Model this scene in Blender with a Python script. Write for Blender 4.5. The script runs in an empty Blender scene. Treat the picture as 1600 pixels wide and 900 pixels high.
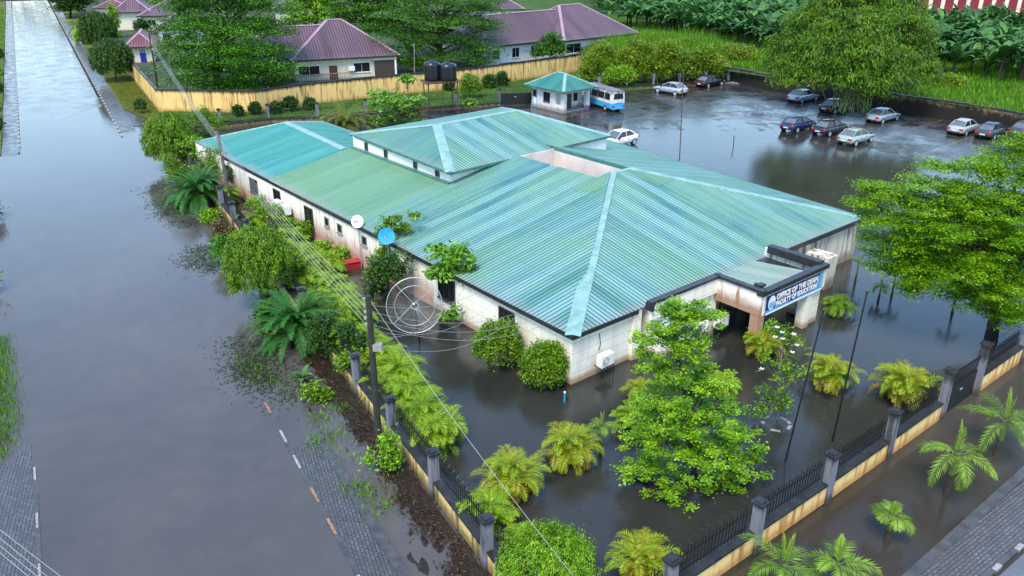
import bpy, bmesh, math, random
import numpy as np
from mathutils import Vector, Matrix
R = math.radians
rng = np.random.default_rng(7)
random.seed(7)
scene = bpy.context.scene
COL = scene.collection

# ---------------------------------------------------------------- camera, sky, sun, exposure
CH, CF, CP = 23.0, 1285.0, math.atan(567 / 1285.0)
cam_d = bpy.data.cameras.new('camera'); cam = bpy.data.objects.new('camera', cam_d); COL.objects.link(cam)
cam.location = (0, 0, CH); cam.rotation_euler = (math.pi / 2 - CP, 0, 0)
cam_d.sensor_width = 36.0; cam_d.lens = 36.0 * CF / 1600.0
cam_d.clip_start = 0.1; cam_d.clip_end = 3000
scene.camera = cam
SUN_EL, SUN_AZ = R(57), R(200)
world = bpy.data.worlds.new('World'); scene.world = world; world.use_nodes = True
wn = world.node_tree.nodes; wl = world.node_tree.links
sky = wn.new('ShaderNodeTexSky'); sky.sky_type = 'NISHITA'; sky.sun_disc = False
sky.sun_elevation = SUN_EL; sky.sun_rotation = SUN_AZ
sky.air_density = 1.4; sky.dust_density = 0.0; sky.ozone_density = 4.0
wl.new(sky.outputs[0], wn['Background'].inputs[0]); wn['Background'].inputs[1].default_value = 0.15
sd = bpy.data.lights.new('sun', 'SUN'); sd.energy = 2.2; sd.angle = R(24); sd.color = (1.0, 0.87, 0.68)
so = bpy.data.objects.new('sun', sd); COL.objects.link(so)
sdir = Vector((math.sin(SUN_AZ) * math.cos(SUN_EL), math.cos(SUN_AZ) * math.cos(SUN_EL), math.sin(SUN_EL)))
so.rotation_euler = (-sdir).to_track_quat('-Z', 'Y').to_euler(); so.location = (0, -20, 60)
vs = scene.view_settings; vs.view_transform = 'Standard'; vs.look = 'None'; vs.exposure = 1.32; vs.gamma = 1.0
vs.use_curve_mapping = False
scene.render.engine = 'CYCLES'
scene.cycles.max_bounces = 6; scene.cycles.diffuse_bounces = 3; scene.cycles.glossy_bounces = 3
scene.cycles.transmission_bounces = 3; scene.cycles.transparent_max_bounces = 6
scene.cycles.use_denoising = True
scene.cycles.caustics_reflective = False; scene.cycles.caustics_refractive = False

# ---------------------------------------------------------------- measuring helpers (photograph survey -> real places)
def _ray(px, py):
    u = (px - 800) / CF; v = (450 - py) / CF
    return Vector((u, math.cos(CP) + v * math.sin(CP), -math.sin(CP) + v * math.cos(CP)))
def at(px, py, z=0.0):
    d = _ray(px, py); t = (z - CH) / d.z
    return Vector((d.x * t, d.y * t, z))
def pv(px, py, base):                      # point on the upright plane through base
    d = _ray(px, py); t = base.y / d.y
    return Vector((d.x * t, base.y, CH + d.z * t))
RD_D = Vector((-0.489, 0.8723, 0)); RD_N = Vector((0.8723, 0.489, 0))
def RD(n, s, z=0.0):                       # along / across the road
    p = RD_N * n + RD_D * s; return Vector((p.x, p.y, z))
BO = Vector((3.23, 39.0, 0)); BA = math.radians(39.88)
BU = Vector((math.cos(BA), math.sin(BA), 0)); BV = Vector((-math.sin(BA), math.cos(BA), 0))
def BL(a, b, z=0.0):
    p = BO + BU * a + BV * b; return Vector((p.x, p.y, z))

# ---------------------------------------------------------------- scene helpers
def tag(o, label=None, cat=None, group=None, kind=None):
    if label: o['label'] = label
    if cat: o['category'] = cat
    if group: o['group'] = group
    if kind: o['kind'] = kind
    return o
def thing(name, label, cat, loc=(0, 0, 0), rz=0.0, group=None):
    o = bpy.data.objects.new(name, None); COL.objects.link(o)
    o.location = loc; o.rotation_euler = (0, 0, rz); o.empty_display_size = 0.2
    return tag(o, label, cat, group)
def copy_tree(o, parent=None):
    c = o.copy(); COL.objects.link(c)
    if parent is not None: c.parent = parent
    for ch in list(o.children): copy_tree(ch, c)
    return c

class MB:
    """collects faces, then links them as ONE mesh object"""
    def __init__(s): s.v = []; s.f = []; s.m = []; s.uv = []
    def poly(s, pts, m=0, uv=None):
        i = len(s.v); s.v += [tuple(p) for p in pts]; s.f.append(list(range(i, i + len(pts)))); s.m.append(m)
        s.uv.append(uv if uv else [(p[0], p[1]) for p in pts])
    def box(s, x0, y0, z0, x1, y1, z1, m=0, M=None):
        c = [Vector((x, y, z)) for z in (z0, z1) for y in (y0, y1) for x in (x0, x1)]
        if M is not None: c = [M @ p for p in c]
        for q in ((0, 2, 3, 1), (4, 5, 7, 6), (0, 1, 5, 4), (2, 6, 7, 3), (0, 4, 6, 2), (1, 3, 7, 5)):
            s.poly([c[k] for k in q], m)
        return s
    def bar(s, p0, p1, w, h, m=0, up=Vector((0, 0, 1))):      # box beam between two points
        p0 = Vector(p0); p1 = Vector(p1); d = (p1 - p0); L = d.length
        if L < 1e-6: return s
        d /= L
        if abs(d.dot(up)) > 0.99: up = Vector((1, 0, 0))
        sx = d.cross(up).normalized(); sz = sx.cross(d)
        M = Matrix((( d.x, sx.x, sz.x, p0.x), (d.y, sx.y, sz.y, p0.y), (d.z, sx.z, sz.z, p0.z), (0, 0, 0, 1)))
        return s.box(0, -w / 2, -h / 2, L, w / 2, h / 2, m, M)
    def tube(s, pts, rad, n=6, m=0, caps=True):
        pts = [Vector(p) for p in pts]
        if not isinstance(rad, (list, tuple)): rad = [rad] * len(pts)
        i0 = len(s.v); up = Vector((0, 0, 1))
        for k, p in enumerate(pts):
            d = (pts[min(k + 1, len(pts) - 1)] - pts[max(k - 1, 0)])
            d = d.normalized() if d.length > 1e-9 else Vector((0, 0, 1))
            ref = Vector((1, 0, 0)) if abs(d.z) > 0.95 else up
            a = d.cross(ref).normalized(); b = d.cross(a)
            for j in range(n):
                t = 2 * math.pi * j / n
                s.v.append(tuple(p + (a * math.cos(t) + b * math.sin(t)) * rad[k]))
        for k in range(len(pts) - 1):
            for j in range(n):
                a0 = i0 + k * n + j; a1 = i0 + k * n + (j + 1) % n
                s.f.append([a0, a1, a1 + n, a0 + n]); s.m.append(m); s.uv.append([(0, 0)] * 4)
        if caps:
            s.f.append([i0 + j for j in range(n)]); s.m.append(m); s.uv.append([(0, 0)] * n)
            e = i0 + (len(pts) - 1) * n
            s.f.append([e + j for j in reversed(range(n))]); s.m.append(m); s.uv.append([(0, 0)] * n)
        return s
    def lathe(s, prof, c=(0, 0, 0), n=16, m=0):
        c = Vector(c); s.tube_rings([[c + Vector((r * math.cos(2 * math.pi * j / n), r * math.sin(2 * math.pi * j / n), z)) for j in range(n)] for r, z in prof], m)
        return s
    def tube_rings(s, rings, m=0, close=True, caps=True):
        i0 = len(s.v); n = len(rings[0])
        for r in rings: s.v += [tuple(p) for p in r]
        for k in range(len(rings) - 1):
            for j in range(n if close else n - 1):
                a0 = i0 + k * n + j; a1 = i0 + k * n + (j + 1) % n
                s.f.append([a0, a1, a1 + n, a0 + n]); s.m.append(m); s.uv.append([(0, 0)] * 4)
        if caps:
            s.f.append(list(reversed(range(i0, i0 + n)))); s.m.append(m); s.uv.append([(0, 0)] * n)
            e = i0 + (len(rings) - 1) * n
            s.f.append(list(range(e, e + n))); s.m.append(m); s.uv.append([(0, 0)] * n)
        return s
    def build(s, name, mats, parent=None, smooth=False, fixn=False):
        me = bpy.data.meshes.new(name); me.from_pydata(s.v, [], s.f)
        if not isinstance(mats, (list, tuple)): mats = [mats]
        for m in mats: me.materials.append(m)
        me.polygons.foreach_set('material_index', s.m)
        uvl = me.uv_layers.new(name='UVMap'); flat = [c for f in s.uv for p in f for c in p]
        if len(flat) == 2 * len(me.loops): uvl.data.foreach_set('uv', flat)
        if smooth: me.polygons.foreach_set('use_smooth', [True] * len(me.polygons))
        if fixn:
            bm = bmesh.new(); bm.from_mesh(me); bmesh.ops.remove_doubles(bm, verts=bm.verts, dist=1e-4)
            bmesh.ops.recalc_face_normals(bm, faces=bm.faces); bm.to_mesh(me); bm.free()
        me.update()
        o = bpy.data.objects.new(name, me); COL.objects.link(o)
        if parent is not None: o.parent = parent
        return o

def quads_mesh(name, V4, tint, mat, parent=None, extra=None):
    """V4 (N,4,3) leaf quads + tint (N,) ; extra = MB of solid faces joined in with material slot 1"""
    N = len(V4); me = bpy.data.meshes.new(name)
    V = V4.reshape(-1, 3); nv = len(V); faces = np.arange(nv, dtype=np.int32)
    ev = np.array(extra.v, dtype=float).reshape(-1, 3) if extra else np.zeros((0, 3))
    ef = extra.f if extra else []
    me.vertices.add(nv + len(ev)); me.vertices.foreach_set('co', np.concatenate([V, ev]).astype(np.float32).ravel())
    eidx = [i + nv for f in ef for i in f]; nl = nv + len(eidx)
    me.loops.add(nl); me.loops.foreach_set('vertex_index', np.concatenate([faces, np.array(eidx, dtype=np.int32)]))
    tot = np.concatenate([np.full(N, 4, np.int32), np.array([len(f) for f in ef], dtype=np.int32)])
    st = np.concatenate([[0], np.cumsum(tot)[:-1]]).astype(np.int32)
    me.polygons.add(len(tot)); me.polygons.foreach_set('loop_start', st); me.polygons.foreach_set('loop_total', tot)
    me.polygons.foreach_set('material_index', np.concatenate([np.zeros(N, np.int32), np.full(len(ef), 1, np.int32)]))
    at_ = me.attributes.new('tint', 'FLOAT', 'POINT')
    at_.data.foreach_set('value', np.concatenate([np.repeat(tint, 4), np.full(len(ev), 0.5)]).astype(np.float32))
    mats = mat if isinstance(mat, (list, tuple)) else [mat]
    for m in mats: me.materials.append(m)
    me.update(calc_edges=True); me.validate()
    o = bpy.data.objects.new(name, me); COL.objects.link(o)
    if parent is not None: o.parent = parent
    return o
def unit(a): return a / np.maximum(np.linalg.norm(a, axis=-1, keepdims=True), 1e-9)
def leaf_quads(P, A, Nn, L, W, mid=0.5):
    """diamond leaves at P along A with normal Nn"""
    A = unit(A); S = unit(np.cross(A, Nn)); L = np.asarray(L).reshape(-1, 1); W = np.asarray(W).reshape(-1, 1)
    b = P - A * L * 0.5; t = P + A * L * 0.5; m = b + A * L * mid
    return np.stack([b, m + S * W * 0.5, t, m - S * W * 0.5], axis=1)

# ---------------------------------------------------------------- material helpers
class NT:
    def __init__(s, name):
        s.mat = bpy.data.materials.new(name); s.mat.use_nodes = True
        s.t = s.mat.node_tree; s.n = s.t.nodes; s.b = s.n['Principled BSDF']; s.out = s.n['Material Output']
    def new(s, typ, **kw):
        n = s.n.new(typ)
        for k, v in kw.items(): setattr(n, k, v)
        return n
    def link(s, a, b): s.t.links.new(a, b)
    def val(s, sock, v):
        if hasattr(v, 'bl_idname') or hasattr(v, 'is_output'): s.link(v, sock)
        else: sock.default_value = v
    def coord(s, kind='Object', scale=(1, 1, 1), loc=(0, 0, 0), rot=(0, 0, 0)):
        tc = s.new('ShaderNodeTexCoord'); mp = s.new('ShaderNodeMapping')
        mp.inputs['Scale'].default_value = scale; mp.inputs['Location'].default_value = loc; mp.inputs['Rotation'].default_value = rot
        s.link(tc.outputs[kind], mp.inputs[0]); return mp.outputs[0]
    def noise(s, vec, scale, detail=4, rough=0.55, dist=0.0):
        n = s.new('ShaderNodeTexNoise'); s.link(vec, n.inputs['Vector'])
        n.inputs['Scale'].default_value = scale; n.inputs['Detail'].default_value = detail
        n.inputs['Roughness'].default_value = rough; n.inputs['Distortion'].default_value = dist
        return n.outputs['Fac']
    def ramp(s, fac, stops):
        r = s.new('ShaderNodeValToRGB'); s.link(fac, r.inputs[0]); e = r.color_ramp.elements
        while len(e) < len(stops): e.new(0.5)
        for k, (p, c) in enumerate(stops):
            e[k].position = p; e[k].color = (c, c, c, 1) if not isinstance(c, tuple) else (*c, 1)
        return r.outputs[0]
    def mix(s, fac, a, b, mode='MIX'):
        m = s.new('ShaderNodeMix', data_type='RGBA', blend_type=mode); m.clamp_result = False
        for sock, v in ((m.inputs[0], fac), (m.inputs[6], a), (m.inputs[7], b)):
            if isinstance(v, tuple): sock.default_value = (*v, 1)
            elif isinstance(v, (int, float)): sock.default_value = v
            else: s.link(v, sock)
        return m.outputs[2]
    def math(s, op, a, b=0.0, c=0.0, clamp=False):
        m = s.new('ShaderNodeMath', operation=op, use_clamp=clamp)
        for k, v in enumerate((a, b, c)):
            if isinstance(v, (int, float)): m.inputs[k].default_value = v
            else: s.link(v, m.inputs[k])
        return m.outputs[0]
    def sep(s, vec):
        x = s.new('ShaderNodeSeparateXYZ'); s.link(vec, x.inputs[0]); return x.outputs
    def pos(s):
        g = s.new('ShaderNodeNewGeometry'); return s.sep(g.outputs['Position'])
    def bump(s, h, strength=0.3, dist=0.05):
        b = s.new('ShaderNodeBump'); b.inputs['Strength'].default_value = strength; b.inputs['Distance'].default_value = dist
        s.link(h, b.inputs['Height']); s.link(b.outputs[0], s.b.inputs['Normal']); return b
    def base(s, c): 
        if isinstance(c, tuple): s.b.inputs['Base Color'].default_value = (*c, 1)
        else: s.link(c, s.b.inputs['Base Color'])
        return s
    def set(s, rough=None, metal=None, spec=None, ior=None, coat=None):
        for k, v in (('Roughness', rough), ('Metallic', metal), ('Specular IOR Level', spec), ('IOR', ior), ('Coat Weight', coat)):
            if v is None: continue
            if isinstance(v, (int, float)): s.b.inputs[k].default_value = v
            else: s.link(v, s.b.inputs[k])
        return s
def plain(name, col, rough=0.5, metal=0.0, var=0.15, scale=3.0, coat=None, spec=None):
    t = NT(name); n = t.noise(t.coord(), scale, 5)
    f = t.ramp(n, [(0.3, 1 - var), (0.7, 1 + var)])
    t.base(t.mix(1.0, col, f, 'MULTIPLY')).set(rough=rough, metal=metal, coat=coat, spec=spec); return t.mat
def leafmat(name, dark, light, rough=0.45, trans=0.18, mid=None):
    t = NT(name); a = t.new('ShaderNodeAttribute', attribute_name='tint')
    c = t.ramp(a.outputs['Fac'], [(0.0, dark), (1.0, light)] if mid is None else [(0.0, dark), (0.45, mid), (1.0, light)])
    t.base(c).set(rough=rough, spec=0.3)
    tr = t.new('ShaderNodeBsdfTranslucent'); t.link(c, tr.inputs[0])
    mx = t.new('ShaderNodeMixShader'); mx.inputs[0].default_value = trans
    t.link(t.b.outputs[0], mx.inputs[1]); t.link(tr.outputs[0], mx.inputs[2]); t.link(mx.outputs[0], t.out.inputs[0])
    return t.mat
# ---------------------------------------------------------------- materials
M = {}
def water_mat(name, c1, c2, rough, rip=0.25, scale=1.0, ior=1.333):
    t = NT(name); co = t.coord('Object')
    n = t.noise(co, 0.06, 4, 0.6, 0.5)
    silt = t.noise(t.coord('Object', scale=(1, 1, 1)), 0.45, 6, 0.7, 1.2)
    t.base(t.mix(1.0, t.mix(t.ramp(n, [(0.35, 0.0), (0.65, 1.0)]), c1, c2), t.ramp(silt, [(0.3, 0.90), (0.7, 1.10)]), 'MULTIPLY'))
    n2 = t.noise(co, 9.0 * scale, 4, 0.7); n3 = t.noise(co, 1.1 * scale, 3, 0.5, 0.4)
    h = t.math('ADD', t.math('MULTIPLY', n2, 0.38), t.math('MULTIPLY', n3, 0.8))
    t.bump(h, rip, 0.06)
    t.set(rough=rough, ior=ior, spec=0.5); return t.mat
M['road_water'] = water_mat('muddy_flood_water', (0.060, 0.058, 0.060), (0.086, 0.079, 0.074), 0.10, 0.09, 1.0, 1.45)
M['yard_water'] = water_mat('dark_flood_water', (0.016, 0.018, 0.016), (0.040, 0.040, 0.034), 0.09, 0.20, 1.0, 1.47)
M['brown_water'] = water_mat('brown_flood_water', (0.036, 0.030, 0.023), (0.056, 0.053, 0.047), 0.09, 0.16)

def wet_asphalt(name, c1, c2, joints=None, rr=(0.06, 0.28, 0.6), bs=0.25):
    t = NT(name); co = t.coord('Object')
    n = t.noise(co, 0.35, 6, 0.65, 0.6); n2 = t.noise(co, 30, 3)
    c = t.mix(t.ramp(n, [(0.35, 0.0), (0.7, 1.0)]), c1, c2)
    c = t.mix(1.0, c, t.ramp(n2, [(0.3, 0.7), (0.7, 1.3)]), 'MULTIPLY')
    if joints:
        br = t.new('ShaderNodeTexBrick'); br.offset = 0.0
        t.link(t.coord('Object', rot=(0, 0, joints[3])), br.inputs['Vector']); br.inputs['Scale'].default_value = 1.0
        br.inputs['Brick Width'].default_value = joints[0]; br.inputs['Row Height'].default_value = joints[1]
        br.inputs['Mortar Size'].default_value = joints[2]; br.inputs['Mortar Smooth'].default_value = 0.3
        c = t.mix(t.math('MULTIPLY', t.math('MULTIPLY', br.outputs['Fac'], joints[5]), t.ramp(n, [(0.3, 1.0), (0.62, 0.35)])), c, joints[4])
    t.base(c); t.set(rough=t.ramp(n, [(0.35, rr[0]), (0.65, rr[1])]), spec=rr[2])
    t.bump(t.math('ADD', t.math('MULTIPLY', n2, 0.3), n), bs, 0.03); return t.mat
M['road'] = wet_asphalt('wet_concrete_road', (0.09, 0.10, 0.115), (0.14, 0.15, 0.16), (5.3, 9.0, 0.06, -math.atan2(-0.489, 0.8723) * -1, (0.03, 0.034, 0.04), 0.9), (0.12, 0.30, 0.42), 0.08)
M['carpark'] = wet_asphalt('wet_car_park_slabs', (0.016, 0.017, 0.018), (0.045, 0.044, 0.042), (8.5, 6.5, 0.16, -BA, (0.17, 0.12, 0.05), 0.8), (0.08, 0.42, 0.5), 0.25)
def pavers(name, c1, c2, mort, rot, bw=0.22, bh=0.11):
    t = NT(name); co = t.coord('Object', rot=(0, 0, rot))
    br = t.new('ShaderNodeTexBrick'); t.link(co, br.inputs['Vector']); br.inputs['Scale'].default_value = 1.0
    br.inputs['Brick Width'].default_value = bw; br.inputs['Row Height'].default_value = bh
    br.inputs['Mortar Size'].default_value = 0.018; br.inputs['Mortar Smooth'].default_value = 0.2
    br.inputs['Color1'].default_value = (*c1, 1); br.inputs['Color2'].default_value = (*c2, 1); br.inputs['Mortar'].default_value = (*mort, 1)
    n = t.noise(t.coord('Object'), 0.9, 5); n2 = t.noise(t.coord('Object'), 12, 3)
    c = t.mix(t.ramp(n, [(0.35, 0.0), (0.75, 0.6)]), br.outputs['Color'], (0.05, 0.045, 0.038))
    t.base(t.mix(1.0, c, t.ramp(n2, [(0.3, 0.7), (0.7, 1.3)]), 'MULTIPLY'))
    t.set(rough=t.ramp(n, [(0.3, 0.16), (0.7, 0.45)]), spec=0.6)
    t.bump(t.math('SUBTRACT', 1.0, br.outputs['Fac']), 0.5, 0.01); return t.mat
RROT = -math.atan2(RD_D.y, RD_D.x)
M['pavers'] = pavers('wet_block_paving', (0.060, 0.064, 0.070), (0.100, 0.104, 0.110), (0.015, 0.016, 0.018), RROT + R(8), 0.30, 0.15)
M['pavers_red'] = pavers('wet_red_grey_block_paving', (0.085, 0.075, 0.075), (0.120, 0.120, 0.125), (0.02, 0.02, 0.02), -BA + R(4), 0.30, 0.15)
M['slabs'] = pavers('wet_slab_walkway', (0.10, 0.11, 0.12), (0.13, 0.14, 0.15), (0.02, 0.02, 0.022), RROT, 5.0, 2.1)
M['kerb'] = plain('wet_dark_concrete', (0.060, 0.062, 0.064), 0.3, var=0.35, scale=2)
M['white_paint'] = plain('worn_white_paint', (0.27, 0.265, 0.25), 0.5, var=0.5, scale=8)
M['orange_paint'] = plain('worn_orange_paint', (0.24, 0.135, 0.065), 0.5, var=0.5, scale=8)
t = NT('mulch_debris'); co = t.coord('Object'); n = t.noise(co, 5, 6, 0.7); n2 = t.noise(co, 0.8, 4)
c = t.ramp(n, [(0.3, (0.006, 0.005, 0.004)), (0.55, (0.022, 0.013, 0.008)), (0.75, (0.055, 0.034, 0.018))])
t.base(t.mix(t.ramp(n2, [(0.45, 0.0), (0.7, 0.6)]), c, (0.018, 0.022, 0.012))); t.set(rough=0.32, spec=0.4); t.bump(n, 0.9, 0.08); M['mulch'] = t.mat
def ground_mat(name, a, b, sc=0.3):
    t = NT(name); co = t.coord('Object'); n = t.noise(co, sc, 6, 0.65); n2 = t.noise(co, sc * 14, 4)
    c = t.mix(t.ramp(n, [(0.35, 0.0), (0.65, 1.0)]), a, b)
    t.base(t.mix(1.0, c, t.ramp(n2, [(0.3, 0.6), (0.7, 1.4)]), 'MULTIPLY')); t.set(rough=0.85, spec=0.2); t.bump(n2, 0.5, 0.1); return t.mat
M['grass_ground'] = ground_mat('grassy_ground', (0.025, 0.06, 0.010), (0.05, 0.11, 0.015))
M['lawn'] = ground_mat('yellow_green_lawn', (0.07, 0.09, 0.012), (0.10, 0.12, 0.02), 0.5)
M['yard'] = ground_mat('yard_paving', (0.030, 0.055, 0.018), (0.075, 0.080, 0.060), 0.12)
M['soil'] = ground_mat('wet_soil', (0.025, 0.022, 0.018), (0.05, 0.042, 0.03), 0.4)

def roof_mat(name, c1, c2, green, gamt, dirt_shade=(0.10, 0.12, 0.12), period=0.30, eave=1.0):
    t = NT(name); uvn = t.new('ShaderNodeTexCoord'); uv = uvn.outputs['UV']; x, y, _ = t.sep(uv)
    sheet = t.math('FLOOR', t.math('DIVIDE', x, period * 3))
    wn_ = t.new('ShaderNodeTexWhiteNoise', noise_dimensions='1D'); t.link(sheet, wn_.inputs['W'])
    def sc(sx, sy):
        mp = t.new('ShaderNodeMapping'); mp.inputs['Scale'].default_value = (sx, sy, 1); t.link(uv, mp.inputs[0]); return mp.outputs[0]
    ns = t.noise(sc(2.2, 0.16), 1.0, 4, 0.6); nl = t.noise(sc(0.16, 0.10), 1.0, 4, 0.6, 0.6); nb = t.noise(sc(1.3, 0.8), 1.0, 6, 0.7)
    f = t.math('ADD', t.math('MULTIPLY', wn_.outputs['Value'], 0.55), t.math('MULTIPLY', ns, 0.85))
    c = t.mix(t.ramp(f, [(0.38, 0.0), (0.98, 1.0)]), c1, c2)
    ym = t.math('FRACT', t.math('DIVIDE', t.math('ADD', y, t.math('MULTIPLY', wn_.outputs['Value'], 0.25)), 3.7)); lap = t.ramp(ym, [(0.0, 1.0), (0.018, 1.0), (0.03, 0.0)])
    c = t.mix(t.math('MULTIPLY', lap, t.math('MULTIPLY', nb, 0.55)), c, dirt_shade)
    g = t.ramp(t.math('ADD', t.math('MULTIPLY', nl, 0.75), t.math('MULTIPLY', ns, 0.35)), [(0.50 - gamt, 0.0), (0.66, 1.0)])
    c = t.mix(t.math('MULTIPLY', g, 0.75), c, green)
    # lichen along the eave edge
    e = t.ramp(t.math('ADD', t.math('DIVIDE', y, 2.2), t.math('MULTIPLY', nb, 1.1)), [(0.45, 1.0), (0.95, 0.0)])
    c = t.mix(t.math('MULTIPLY', e, 0.75 * eave), c, (0.25, 0.25, 0.27))
    # dirt plus rib shade painted as dark stripes in the troughs
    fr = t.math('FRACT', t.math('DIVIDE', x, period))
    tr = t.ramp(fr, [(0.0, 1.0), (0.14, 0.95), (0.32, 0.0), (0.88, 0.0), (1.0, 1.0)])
    c = t.mix(t.math('MULTIPLY', tr, t.math('ADD', 0.72, t.math('MULTIPLY', nb, 0.4))), c, dirt_shade)
    sp = t.ramp(t.noise(sc(3, 3), 1.0, 3, 0.5), [(0.70, 0.0), (0.76, 0.7)])
    c = t.mix(sp, c, (0.07, 0.09, 0.08))
    t.base(c).set(rough=t.ramp(nb, [(0.3, 0.28), (0.7, 0.5)]), spec=0.5); return t.mat
TQ = (0.042, 0.168, 0.178); TQ2 = (0.185, 0.36, 0.36); GR = (0.20, 0.42, 0.22)
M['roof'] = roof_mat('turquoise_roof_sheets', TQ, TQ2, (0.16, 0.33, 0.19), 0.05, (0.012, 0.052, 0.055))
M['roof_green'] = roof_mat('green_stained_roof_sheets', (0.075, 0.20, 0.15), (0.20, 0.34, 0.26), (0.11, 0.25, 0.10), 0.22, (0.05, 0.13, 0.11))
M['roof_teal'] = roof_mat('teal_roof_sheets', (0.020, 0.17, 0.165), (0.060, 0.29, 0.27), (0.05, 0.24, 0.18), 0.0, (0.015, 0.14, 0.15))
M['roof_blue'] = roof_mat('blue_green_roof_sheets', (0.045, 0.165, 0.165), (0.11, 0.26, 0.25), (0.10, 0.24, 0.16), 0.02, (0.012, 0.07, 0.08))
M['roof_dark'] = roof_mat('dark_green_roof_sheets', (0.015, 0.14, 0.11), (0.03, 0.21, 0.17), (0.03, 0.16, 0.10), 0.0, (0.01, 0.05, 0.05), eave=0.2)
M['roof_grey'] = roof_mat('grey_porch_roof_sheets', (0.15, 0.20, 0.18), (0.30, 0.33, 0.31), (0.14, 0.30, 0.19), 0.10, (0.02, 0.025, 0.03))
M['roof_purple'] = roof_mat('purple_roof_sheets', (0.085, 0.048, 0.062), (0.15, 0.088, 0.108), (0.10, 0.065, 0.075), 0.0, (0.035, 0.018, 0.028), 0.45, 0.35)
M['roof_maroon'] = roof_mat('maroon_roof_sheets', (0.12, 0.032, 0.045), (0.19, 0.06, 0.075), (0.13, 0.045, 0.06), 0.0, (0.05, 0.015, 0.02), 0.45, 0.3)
M['cap'] = plain('pale_ridge_cap', (0.20, 0.35, 0.33), 0.4, var=0.25, scale=1.5)
M['cap_purple'] = plain('purple_ridge_cap', (0.33, 0.22, 0.28), 0.4, var=0.2, scale=1.5)
M['fascia'] = plain('black_fascia', (0.022, 0.024, 0.028), 0.4, var=0.4, scale=2)
M['fascia_green'] = plain('green_fascia', (0.04, 0.16, 0.14), 0.45, var=0.3, scale=2)

def wall_mat(name, col, stain, grooves=0.0, amount=0.5, zlow=0.0, zhigh=0.9, drips=0.4, dripcol=(0.16, 0.10, 0.06), topblack=0.0, ztop=2.5, rough=0.75, dsh=0.0):
    t = NT(name); co = t.coord('Object'); z = t.pos()[2]
    n = t.noise(co, 1.4, 6, 0.7); nd = t.noise(t.coord('Object', scale=(1.0, 1.0, 0.10)), 2.6, 5, 0.65)
    nf = t.noise(co, 0.35, 4)
    c = t.mix(t.ramp(nf, [(0.3, 0.0), (0.7, 0.25)]), col, tuple(x * 0.82 for x in col))
    band = t.math('SUBTRACT', 1.0, t.math('DIVIDE', t.math('SUBTRACT', z, zlow), zhigh - zlow), clamp=True)
    f = t.ramp(t.math('ADD', t.math('MULTIPLY', band, 0.8), t.math('MULTIPLY', n, 0.5)), [(0.50, 0.0), (0.85, 1.0)])
    c = t.mix(t.math('MULTIPLY', f, amount), c, stain)
    c = t.mix(t.math('MULTIPLY', t.ramp(nd, [(0.50 - dsh, 0.0), (0.60 - dsh, 1.0)]), drips), c, dripcol)
    if topblack > 0:
        bt = t.math('DIVIDE', t.math('SUBTRACT', z, ztop - 0.9), 0.9, clamp=True)
        f2 = t.ramp(t.math('ADD', t.math('MULTIPLY', bt, 0.75), t.math('MULTIPLY', nd, 0.6)), [(0.62, 0.0), (0.95, 1.0)])
        c = t.mix(t.math('MULTIPLY', f2, topblack), c, (0.02, 0.017, 0.014))
    if grooves > 0:
        fz = t.math('FRACT', t.math('DIVIDE', z, grooves)); g = t.ramp(fz, [(0.0, 1.0), (0.035, 1.0), (0.05, 0.0)])
        c = t.mix(t.math('MULTIPLY', g, 0.55), c, (0.20, 0.19, 0.17))
    t.base(c).set(rough=rough, spec=0.3); t.bump(n, 0.1, 0.02); return t.mat
M['wall'] = wall_mat('cream_rendered_wall', (0.86, 0.82, 0.70), (0.34, 0.19, 0.10), 0.62, 0.8, 0.0, 0.75, 0.12)
M['wall_pink'] = wall_mat('peeling_pinkish_wall', (0.84, 0.80, 0.70), (0.46, 0.25, 0.19), 0.0, 0.95, -0.2, 2.9, 0.4, (0.34, 0.19, 0.14))
M['wall_stain'] = wall_mat('mould_stained_wall', (0.66, 0.63, 0.55), (0.22, 0.14, 0.09), 0.0, 0.8, 0.0, 1.4, 0.8, (0.10, 0.07, 0.05))
M['wall_rust'] = wall_mat('rust_streaked_beam', (0.76, 0.72, 0.64), (0.30, 0.16, 0.09), 0.0, 0.9, 2.4, 3.9, 0.9, (0.30, 0.15, 0.08))
M['wall_inner'] = plain('pale_pink_inner_wall', (0.60, 0.52, 0.47), 0.8, var=0.12, scale=0.8)
M['wall_guard'] = wall_mat('weathered_white_wall', (0.82, 0.80, 0.74), (0.16, 0.15, 0.14), 0.0, 0.8, 0.0, 1.2, 0.35, (0.25, 0.24, 0.23))
M['wall_cream'] = wall_mat('cream_house_wall', (0.66, 0.62, 0.46), (0.35, 0.30, 0.20), 0.0, 0.5, 0.0, 1.0, 0.1)
M['wall_white'] = plain('white_painted_wall', (0.72, 0.73, 0.71), 0.7, var=0.08)
M['yellow'] = wall_mat('yellow_boundary_wall', (0.74, 0.50, 0.19), (0.36, 0.20, 0.06), 0.0, 0.7, 0.0, 1.0, 0.75, (0.24, 0.12, 0.03), 0.95, 3.0)
M['yellow_pale'] = wall_mat('cream_yellow_boundary_wall', (0.70, 0.48, 0.17), (0.16, 0.12, 0.05), 0.0, 0.7, 0.0, 0.8, 0.75, (0.10, 0.07, 0.03), 0.95, 3.15)
M['dwarf'] = wall_mat('yellow_stained_dwarf_wall', (0.80, 0.58, 0.25), (0.42, 0.17, 0.04), 0.0, 0.7, -0.1, 0.8, 0.8, (0.34, 0.13, 0.03), 0.85, 1.35)
M['dwarf_dark'] = wall_mat('mould_stained_dwarf_wall', (0.66, 0.48, 0.20), (0.10, 0.07, 0.03), 0.0, 0.8, 0.0, 1.0, 0.8, (0.05, 0.04, 0.02), 0.9, 1.2)
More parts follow.
